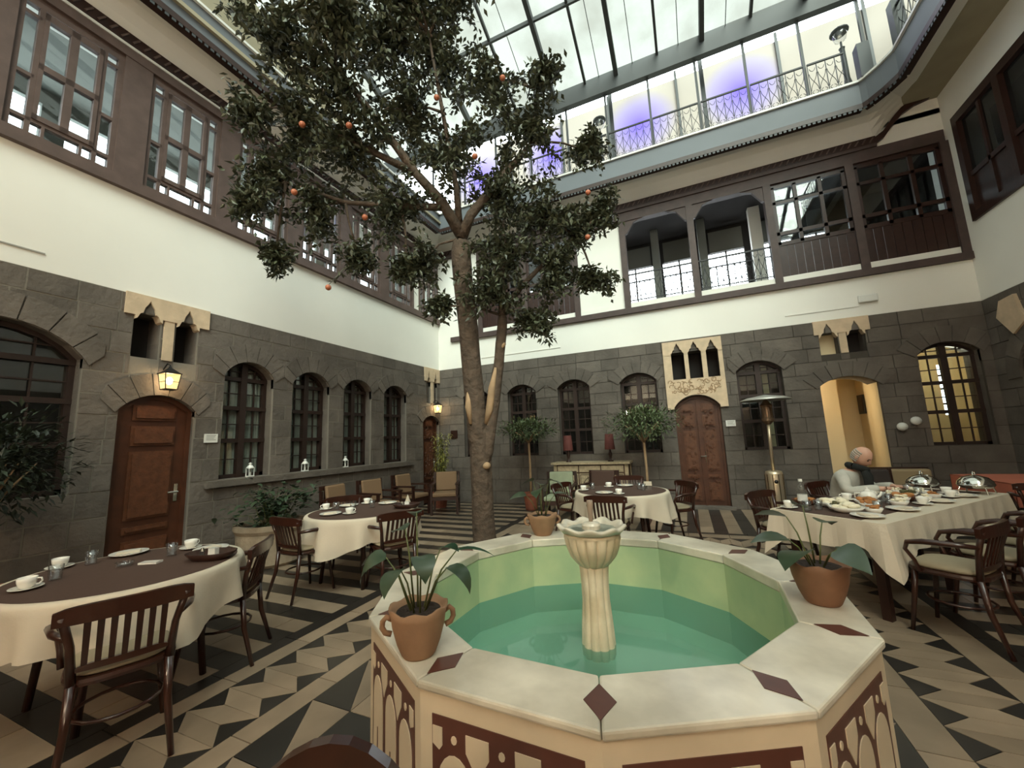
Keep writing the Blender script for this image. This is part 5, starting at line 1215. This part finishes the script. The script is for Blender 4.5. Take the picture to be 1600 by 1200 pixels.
items = [('cup', .12, .10, 'cup at the near left corner of the long table'), ('glass', .10, .27, 'glass at the near end of the long table, beside the corner cup'), ('glass', .22, .30, 'second glass at the near end of the long table'),
         ('plate', .18, .68, 'plate at the near right corner of the long table'), ('plate', .72, .70, 'second plate along the right edge of the long table'), ('plate', 1.42, .70, 'third plate along the right edge of the long table'), ('plate', 1.95, .70, 'fourth plate along the right edge of the long table'),
         ('plate', .75, .13, 'plate on the left side of the long table near the bottle'), ('plate', 1.55, .16, 'plate in front of the man in grey'), ('plate', 2.3, .14, 'plate at the far left of the long table'),
         ('cup', .95, .18, 'cup left of the man on the long table'), ('cup', 1.30, .22, 'cup by the hands of the man in grey'), ('cup', 1.15, .68, 'cup between plates on the right edge of the long table'), ('cup', 1.80, .66, 'cup towards the far right edge of the long table'), ('cup', 2.06, .55, 'cup at the far end of the long table'),
         ('glass', .98, .50, 'glass in the middle of the long table'), ('glass', 1.08, .42, 'second glass in the middle of the long table'), ('glass', 1.72, .45, 'glass in the far half of the long table'), ('glass', 1.9, .30, 'glass at the far left half of the long table'), ('glass', .5, .62, 'glass behind the nearest right plate on the long table')]
for k_, s, t_, lb_ in items: x, y_ = on(s, t_); ware(k_, x, y_, lb_, R.uniform(0, 6.28), z=Z2)
def dish(s, t_, r, m, label, top, seed, cat='dish', nm='serving_dish'):
    x, y_ = on(s, t_); T_ = thing(nm, label, cat, (x, y_, Z2)); b = MB(); b.lathe([(r*.55, 0), (r*.7, .006), (r, .045), (r*.96, .047), (r*.65, .014), (.001, .012)], 22, cap=False); ob('dish', b, m, T_, smooth=True)
    R = random.Random(seed); f = MB()
    for i in range(14): a = R.uniform(0, 6.28); q = r*.62*R.random()**.5; f.sphere((q*cos(a), q*sin(a), .035+R.uniform(0, .03)), r*.22, 7, (1.3, .9, .7))
    ob('food', f, top, T_, smooth=True, kind='stuff'); return T_
dish(.30, .48, .13, china, 'white dish of folded flatbread at the near end of the long table', foodw, 1)
dish(.50, .28, .14, china, 'white dish heaped with cheese and bread left of centre on the long table', foodw, 2)
dish(.78, .42, .10, china, 'small white dish beside the heaped bread dish', bread_m, 3); dish(1.28, .47, .13, basket_m, 'brown wicker bread basket in the middle of the long table', bread_m, 4, 'basket', 'bread_basket')
dish(1.55, .42, .09, china, 'small dish of olives beyond the bread basket', foodg, 5); dish(1.80, .42, .09, china, 'white dish near the far end of the long table', foodw, 6); dish(.45, .06, .11, basket_m, 'shiny red brown basket left of the bottle', bread_m, 7, 'basket', 'bread_basket')
x, y_ = on(.26, .15); t = thing('water_bottle', 'clear water bottle at the near end of the long table', 'bottle', (x, y_, Z2)); m = MB(); m.lathe([(.036, 0), (.04, .01), (.04, .15), (.03, .19), (.015, .22), (.015, .245)], 18); ob('bottle', m, clearglass, t, smooth=True); m = MB(); m.lathe([(.017, .24), (.017, .262)], 12); ob('cap', m, white_p, t); m = MB(); m.lathe([(.041, .06), (.041, .12)], 18, cap=False); ob('label', m, white_p, t)
x, y_ = on(.95, .36); t = thing('teapot', 'white teapot in the middle of the long table', 'teapot', (x, y_, Z2)); m = MB(); m.lathe([(.035, 0), (.062, .02), (.07, .055), (.055, .095), (.03, .11)], 22); ob('body', m, china, t, smooth=True); m = MB(); m.lathe([(.032, .108), (.02, .122), (.006, .128), (.01, .14), (.003, .148)], 14); ob('lid', m, china, t, smooth=True)
m = MB(); m.tube([(.06, 0, .04), (.095, 0, .07), (.11, 0, .105)], [.014, .010, .008], 8); ob('spout', m, china, t, smooth=True); m = MB(); m.tube([(-.06, 0, .09), (-.10, 0, .09), (-.105, 0, .05), (-.065, 0, .03)], .007, 6); ob('handle', m, china, t, smooth=True)
def chafing(s, t_, label):
    x, y_ = on(s, t_); T_ = thing('chafing_dish', label, 'serving dish', (x, y_, Z2), ang); b = MB(); b.lathe([(.09, .05), (.12, .06), (.14, .085), (.14, .095)], 28); ob('pan', b, chrome, T_, smooth=True)
    l = MB(); l.lathe([(.138, .097), (.13, .125), (.10, .16), (.04, .182), (.002, .187)], 28, cap=False); ob('lid', l, chrome, T_, smooth=True); h = MB(); h.tube([(-.03, 0, .19), (-.02, 0, .22), (.02, 0, .22), (.03, 0, .19)], .006, 6); ob('lid_handle', h, chrome, T_)
    for i in range(4): a = pi/4+i*pi/2; ob('leg', MB().tube([(.13*cos(a), .13*sin(a), .07), (.15*cos(a), .15*sin(a), 0)], .006, 6), chrome, T_)
R = random.Random(5)
for s, t_ in ((.38,.64),(.62,.50),(.92,.60),(1.05,.30),(1.38,.62),(1.42,.34),(1.62,.60),(1.72,.28),(.35,.36),(1.18,.52)):
    dish(s, t_, R.uniform(.05, .075), china, 'small white breakfast dish among the crowd on the long table', R.choice([foodw, foodg, bread_m]), R.randint(0, 99), nm='small_dish')['group'] = 'small dishes crowding the long table'
chafing(2.10, .36, 'shiny domed steel dish at the far end of the long table'); chafing(2.30, .70, 'second domed steel dish at the far corner of the long table')

# ------------------------------------------------------------------ man in grey, seated on the left side of the long table
mx_, my_ = lt(1.85, -.30); man = thing('person', 'seated bald man in a light grey jacket and charcoal scarf leaning over his meal', 'person', (mx_, my_, 0), face(mx_, my_, mx_+LV.x, my_+LV.y))
def skin_mesh(chains, root, sub=2):     # chains: list of lists of (x,y,z,r); first point of later chains is merged when equal
    me = bpy.data.meshes.new('tmp'); vs = []; es = []; rs = []
    def vid(p):
        for i, v in enumerate(vs):
            if (Vector(v)-Vector(p[:3])).length < 1e-4: return i
        vs.append(tuple(p[:3])); rs.append(p[3]); return len(vs)-1
    for ch in chains:
        ids = [vid(p) for p in ch]; es.extend(zip(ids, ids[1:]))
    me.from_pydata(vs, es, []); o = bpy.data.objects.new('tmp', me); COL.objects.link(o)
    sk_ = o.modifiers.new('skin', 'SKIN'); sk_.use_smooth_shade = True; ss = o.modifiers.new('s', 'SUBSURF'); ss.levels = ss.render_levels = sub
    for i, sv in enumerate(me.skin_vertices[0].data): sv.radius = (rs[i] if not isinstance(rs[i], tuple) else rs[i][0], rs[i] if not isinstance(rs[i], tuple) else rs[i][1]); sv.use_root = (i == root)
    dg = bpy.context.evaluated_depsgraph_get(); dg.update(); ev = o.evaluated_get(dg); m2 = bpy.data.meshes.new_from_object(ev)
    mb = MB(); mb.v = [tuple(v.co) for v in m2.vertices]; mb.f = [tuple(p.vertices) for p in m2.polygons]
    bpy.data.objects.remove(o, do_unlink=True); return mb
pel = (0, -.02, .50, .13); wst = (0, .02, .66, .12); che = (0, .10, .84, (.155, .12)); nkb = (0, .17, .985, .065); nk = (0, .20, 1.035, .055)
def arm(s, g=0):
    return [(s*.175, .12, .93, .062+g), (s*.255, .19, .75, .05+g), (s*.16, .42, .80, .036+g)], [(s*.16, .42, .80, .036+g), (s*.12, .47, .805, .024+g)]
chains = [[pel, wst, che, nkb, nk]]
for s in (-1, 1):
    a, h = arm(s); chains += [[che]+a, h]
    px, py, pz = s*.12, .47, .805; chains += [[(px, py, pz, .024), (px-s*.01, py+.045, pz+.0, .028)]]
    pc = (px-s*.01, py+.045, pz, .028)
    for i in range(4):
        o_ = (i-1.5)*.017; Lf = (.062, .07, .066, .052)[i]
        chains += [[pc, (pc[0]+o_, pc[1]+.035, pz+.002, .0085), (pc[0]+o_*1.1, pc[1]+.035+Lf*.5, pz-.006, .0075), (pc[0]+o_*1.1, pc[1]+.03+Lf*.85, pz-.022, .0065)]]
    chains += [[(px, py, pz, .024), (px-s*.032, py+.02, pz+.002, .010), (px-s*.042, py+.05, pz-.008, .008)]]
    chains += [[pel, (s*.09, .02, .50, .085), (s*.12, .42, .50, .062), (s*.12, .44, .28, .05), (s*.12, .43, .09, .036)]]
body = skin_mesh(chains, 0)
# head: shaped sphere, tilted down
hd = MB(); N1_, N2_ = 28, 20; hc = Vector((0, .255, 1.145)); tilt = radians(-38)
for i in range(N2_+1):
    v = pi*i/N2_
    for j in range(N1_):
        u = 2*pi*j/N1_; x = sin(v)*cos(u); y_ = sin(v)*sin(u); z = cos(v)
        X = x*.076; Y = y_*.098; Z = z*.118
        if z < 0: X *= 1-.28*z*z; Y *= 1-.12*z*z
        if z < -.2 and y_ > 0: Y += .012*(-z)
        if y_ < 0 and z < -.3: Y *= .8
        if y_ > .6:                                   # face relief: nose, eye hollows, lips, chin
            Y += .026*math.exp(-((X/.012)**2))*math.exp(-(((Z+.022)/.022)**2)); Y -= .010*math.exp(-(((abs(X)-.03)/.016)**2))*math.exp(-(((Z-.006)/.014)**2))
            Y += .008*math.exp(-((X/.026)**2))*math.exp(-(((Z+.062)/.010)**2)); Y += .008*math.exp(-((X/.04)**2))*math.exp(-(((Z-.028)/.01)**2))
        hd.v.append((X, Y, Z))
for i in range(N2_):
    for j in range(N1_): hd.f.append((i*N1_+j, (i+1)*N1_+j, (i+1)*N1_+(j+1) % N1_, i*N1_+(j+1) % N1_))
k = len(hd.v)
for s in (-1, 1): hd.sphere((s*.078, -.008, -.012), .026, 10, (.35, .75, 1.15))
Rm = Matrix.Rotation(tilt, 3, 'X'); hv = [hc+Rm@Vector(v) for v in hd.v]
body.add(hv, hd.f); ob('body', body, skin, man, smooth=True)
hr = MB()
for i in range(N2_+1):
    v = pi*i/N2_
for a in range(40):
    for zz in range(6):
        u = radians(180+8*a*.5+10) if 0 else pi+ (a/39)*pi; z = -.06+.022*zz; rr = math.sqrt(max(0, 1-(z/.118)**2))
        p = Vector((.079*rr*cos(u)*1.01, .100*rr*sin(u)*1.0+.006, z)); hr.sphere(hc+Rm@p, .009, 5)
ob('hair', hr, hair_m, man, smooth=True)
ey = MB()
for s in (-1, 1): ey.sphere(hc+Rm@Vector((s*.03, .083, .004)), .0085, 8); ey.tube([hc+Rm@Vector((s*.015, .095, .024)), hc+Rm@Vector((s*.045, .084, .024))], .004, 5)
ob('eyes', ey, eye_m, man, smooth=True)
mo = MB(); mo.tube([hc+Rm@Vector((-.022, .088, -.064)), hc+Rm@Vector((0, .098, -.066)), hc+Rm@Vector((.022, .088, -.064))], .0035, 5); ob('mouth', mo, mat('lips', (150, 84, 74), .5), man, smooth=True)
jc = [[(0, -.02, .46, .155), (0, .0, .60, .15), (0, .02, .70, .15), (0, .10, .86, (.185, .145)), (0, .155, .96, .085)]]
for s in (-1, 1):
    jc += [[(0, .10, .86, (.185, .145)), (s*.185, .12, .925, .078), (s*.265, .19, .75, .066), (s*.165, .41, .80, .05), (s*.145, .445, .803, .042)]]
ob('jacket', skin_mesh(jc, 0), jacket_m, man, smooth=True)
sc_ = MB(); sc_.tube([(.085*cos(a), .195+.085*sin(a)*.9, 1.015+.03*sin(a+2.4)) for a in [i*pi/10 for i in range(21)]], .038, 10, False); sc_.tube([(.02, .26, 1.0), (.04, .30, .9), (.03, .30, .80), (.03, .27, .70)], [.035, .045, .045, .04], 8); sc_.tube([(-.02, .26, 1.0), (-.035, .29, .92), (-.03, .29, .82)], [.03, .035, .03], 8); ob('scarf', sc_, scarf_m, man, smooth=True)
tr_ = [[(0, -.02, .50, .14), (s*.09, .03, .505, .1), (s*.12, .42, .505, .078), (s*.12, .44, .28, .066), (s*.12, .435, .10, .055)] for s in (-1, 1)]
ob('trousers', skin_mesh(tr_, 0), trouser_m, man, smooth=True)
for s in (-1, 1): m = MB(); m.sphere((s*.12, .50, .045), .05, 12, (.95, 2.5, .9)); m.tube([(s*.12, .435, .05), (s*.12, .435, .12)], .045, 10); ob('shoe', m, black_m, man, smooth=True)

# ------------------------------------------------------------------ chairs with square cushions by the left wall, sideboard corner
def easy(label, loc, rz, cm, arms=True, slats=True):
    t = thing('cushioned_armchair', label, 'armchair', loc, rz)
    for sx in (-1, 1):
        ob('leg', MB().box((sx*.27-.022, .20, 0), (sx*.27+.022, .245, .62)), wood_d, t); ob('leg', MB().add([(sx*.27-.022, -.30, 0), (sx*.27+.022, -.30, 0), (sx*.27+.022, -.255, 0), (sx*.27-.022, -.255, 0), (sx*.27-.022, -.36, .86), (sx*.27+.022, -.36, .86), (sx*.27+.022, -.315, .86), (sx*.27-.022, -.315, .86)], [(0, 3, 2, 1), (4, 5, 6, 7), (0, 1, 5, 4), (1, 2, 6, 5), (2, 3, 7, 6), (3, 0, 4, 7)]), wood_d, t)
        if arms:
            ob('armrest', MB().box((sx*.27-.035, -.33, .61), (sx*.27+.035, .26, .64)), wood_d, t); ob('side_rail', MB().box((sx*.27-.012, -.3, .47), (sx*.27+.012, .2, .51)), wood_d, t)
        ob('side_rail', MB().box((sx*.27-.015, -.28, .30), (sx*.27+.015, .22, .36)), wood_d, t)
    ob('front_rail', MB().box((-.27, .21, .30), (.27, .235, .37)), wood_d, t); ob('back_rail', MB().box((-.27, -.35, .78), (.27, -.325, .86)), wood_d, t)
    for i in range(4): ob('back_slat', MB().box((-.2+.12*i, -.335, .36), (-.16+.12*i, -.32, .80)), wood_d, t)
    c = ob('seat_cushion', MB().box((-.25, -.27, .37), (.25, .24, .45)), cm, t); b = ob('back_cushion', MB().add([(-.23, -.26, .46), (.23, -.26, .46), (.23, -.19, .46), (-.23, -.19, .46), (-.23, -.31, .86), (.23, -.31, .86), (.23, -.25, .86), (-.23, -.25, .86)], [(0, 3, 2, 1), (4, 5, 6, 7), (0, 1, 5, 4), (1, 2, 6, 5), (2, 3, 7, 6), (3, 0, 4, 7)]), cm, t)
    for q in (c, b): bv = q.modifiers.new('b', 'BEVEL'); bv.width = .025; bv.segments = 3
    return t
easy('wooden armchair with tan cushions against the left wall, nearer of the pair', (-5.45, 5.22, 0), -pi/2+.15, tan_cush)
easy('wooden armchair with tan cushions against the left wall, farther of the pair', (-5.45, 6.02, 0), -pi/2-.1, tan_cush)
easy('wooden armchair with tan cushions standing alone left of the tree trunk', (-4.95, 7.45, 0), -pi*.85, tan_cush)
easy('wooden armchair beside the lone one, half hidden by the bamboo', (-5.55, 7.10, 0), -pi/2, tan_cush)
easy('armchair with pale green cushions in front of the left potted tree', (-2.30, 7.25, 0), pi+.1, green_cush)
easy('dark armchair in front of the sideboard, left of the far round table', (-1.60, 7.45, 0), pi-.15, brown_cloth)

# ------------------------------------------------------------------ inlaid sideboard with two red lamps
sb = thing('sideboard', 'long sideboard inlaid with mother of pearl against the back wall', 'sideboard', (-1.97, 8.60, 0))
ob('carcass', MB().box((-.78, -.17, .10), (.78, .3, .93)), mat('walnut frame', (84, 58, 40), .5, noise=(8, .3)), sb); ob('top', MB().box((-.84, -.23, .93), (.84, .31, .975)), inlay_l, sb)
for x in (-.76, .76):
    for y_ in (-.14, .27): ob('leg', MB().box((x-.035, y_-.035, 0), (x+.035, y_+.035, .93)), inlay_l, sb)
for i in range(3):
    a = -.70+.475*i; p = ob('door', MB().box((a, -.185, .16), (a+.45, -.165, .74)), inlay_l, sb); ob('drawer', MB().box((a, -.185, .77), (a+.45, -.165, .90)), inlay_l, sb)
    m = MB(); cx = a+.225
    for r in (.05, .1, .15): m.tube([(cx+r*cos(q*pi/8), -.19, .45+r*1.4*sin(q*pi/8)) for q in range(17)], .006, 4, False)
    for q in range(8): m.tube([(cx+.05*cos(q*pi/4), -.19, .45+.07*sin(q*pi/4)), (cx+.16*cos(q*pi/4+.3), -.19, .45+.24*sin(q*pi/4+.3))], .005, 4)
    for x0, x1, z0, z1 in ((a+.02, a+.43, .18, .19), (a+.02, a+.43, .71, .72), (a+.02, a+.03, .18, .72), (a+.42, a+.43, .18, .72)): m.box((x0, -.19, z0), (x1, -.184, z1))
    ob('carved_inlay', m, wood_d, p)
def table_lamp(x, label):
    t = thing('table_lamp', label, 'lamp', (x, 8.62, .975)); m = MB(); m.lathe([(.06, 0), (.06, .015), (.02, .03), (.03, .1), (.045, .15), (.02, .22), (.012, .27)], 16); ob('base', m, wood_d, t, smooth=True)
    m = MB(); m.lathe([(.11, .25), (.085, .58), (.083, .58), (.108, .25)], 24, cap=False); ob('lamp_shade', m, red_shade, t, smooth=True)
table_lamp(-2.47, 'left red-shaded lamp on the inlaid sideboard'); table_lamp(-1.55, 'right red-shaded lamp on the inlaid sideboard')

# ------------------------------------------------------------------ patio heater
h = thing('patio_heater', 'tall brass patio heater with a wide round reflector', 'patio heater', (1.33, 8.40, 0))
m = MB(); m.lathe([(.23, 0), (.24, .03), (.23, .06)], 28); ob('base', m, brass, h); m = MB(); m.lathe([(.135, .06), (.14, .08), (.14, .72), (.125, .77), (.05, .79)], 28); cyl = ob('gas_housing', m, brass, h, smooth=True)
m = MB()
for i in range(10): a = 2*pi*i/10; m.tube([(.141*cos(a), .141*sin(a), .1), (.141*cos(a), .141*sin(a), .72)], .006, 5)
ob('ribs', m, mat('dark brass', (110, 88, 60), .35, 1), cyl); m = MB(); m.sphere((.0, -.145, .60), .032, 10, (1, .4, 1)); ob('control_knob', m, black_m, cyl, smooth=True)
m = MB(); m.tube([(0, 0, .78), (.01, 0, 1.30), (.02, 0, 1.62)], .028, 12); ob('pole', m, brass, h, smooth=True)
m = MB(); m.lathe([(.04, 1.60), (.10, 1.66), (.10, 1.70), (.085, 1.72), (.085, 1.90), (.10, 1.94), (.07, 1.98), (.03, 2.04)], 20, c=(.02, 0)); ob('burner', m, mat('burnished burner', (130, 108, 88), .4, .8), h, smooth=False)
m = MB(); m.lathe([(.40, 2.03), (.405, 2.04), (.3, 2.085), (.15, 2.11), (.04, 2.13), (.001, 2.135)], 40, c=(.02, 0), cap=False); m.lathe([(.40, 2.03), (.3, 2.075), (.15, 2.10), (.001, 2.12)], 40, c=(.02, 0), cap=False); ob('reflector', m, mat('matt aluminium', (190, 188, 182), .45, .6), h, smooth=True)

# ------------------------------------------------------------------ right rear corner: bench, salmon table and chairs
b = thing('cushioned_bench', 'low bench with a beige back cushion behind the long table', 'bench', (2.95, 8.15, 0)); ob('frame', MB().box((-.45, -.3, 0), (.45, .3, .38)), wood_d, b); ob('back_board', MB().box((-.45, .24, .38), (.45, .32, .82)), wood_d, b)
q = ob('seat_cushion', MB().box((-.43, -.3, .38), (.43, .22, .48)), tan_cush, b); q2 = ob('back_cushion', MB().box((-.40, .10, .48), (.43, .23, .80)), mat('beige back cushion', (150, 132, 102), .85), b)
for z in (q, q2): bv = z.modifiers.new('b', 'BEVEL'); bv.width = .035; bv.segments = 3
st = thing('salmon_table', 'table covered by a salmon cloth in the right rear corner', 'table', (4.02, 7.35, 0)); ob('table_top', MB().box((-.55, -.6, .70), (.55, .6, .74)), wood_d, st)
for x in (-.45, .45):
    for y_ in (-.5, .5): ob('leg', MB().box((x-.03, y_-.03, 0), (x+.03, y_+.03, .7)), wood_d, st)
m = MB(); m.box((-.57, -.62, .742), (.57, .62, .75)); 
for x0, y0, x1, y1 in ((-.57, -.62, .57, -.615), (-.57, .615, .57, .62), (-.57, -.62, -.565, .62), (.565, -.62, .57, .62)): m.box((x0, y0, .48), (x1, y1, .75))
ob('salmon_cloth', m, pink_cloth, loc=(4.02, 7.35, 0), label='salmon tablecloth in the right rear corner', cat='tablecloth')
dup(ch0, (3.55, 6.42, 0), face(3.55, 6.42, 4.0, 7.4), 'red brown slatted chair in front of the salmon table, left'); dup(ch0, (4.22, 6.35, 0), face(4.22, 6.35, 4.1, 7.4), 'red brown slatted chair in front of the salmon table, at the picture edge')
easy('dark high-backed chair behind the man in grey', (2.45, 7.25, 0), pi+.2, mat('charcoal upholstery', (52, 42, 38), .8))
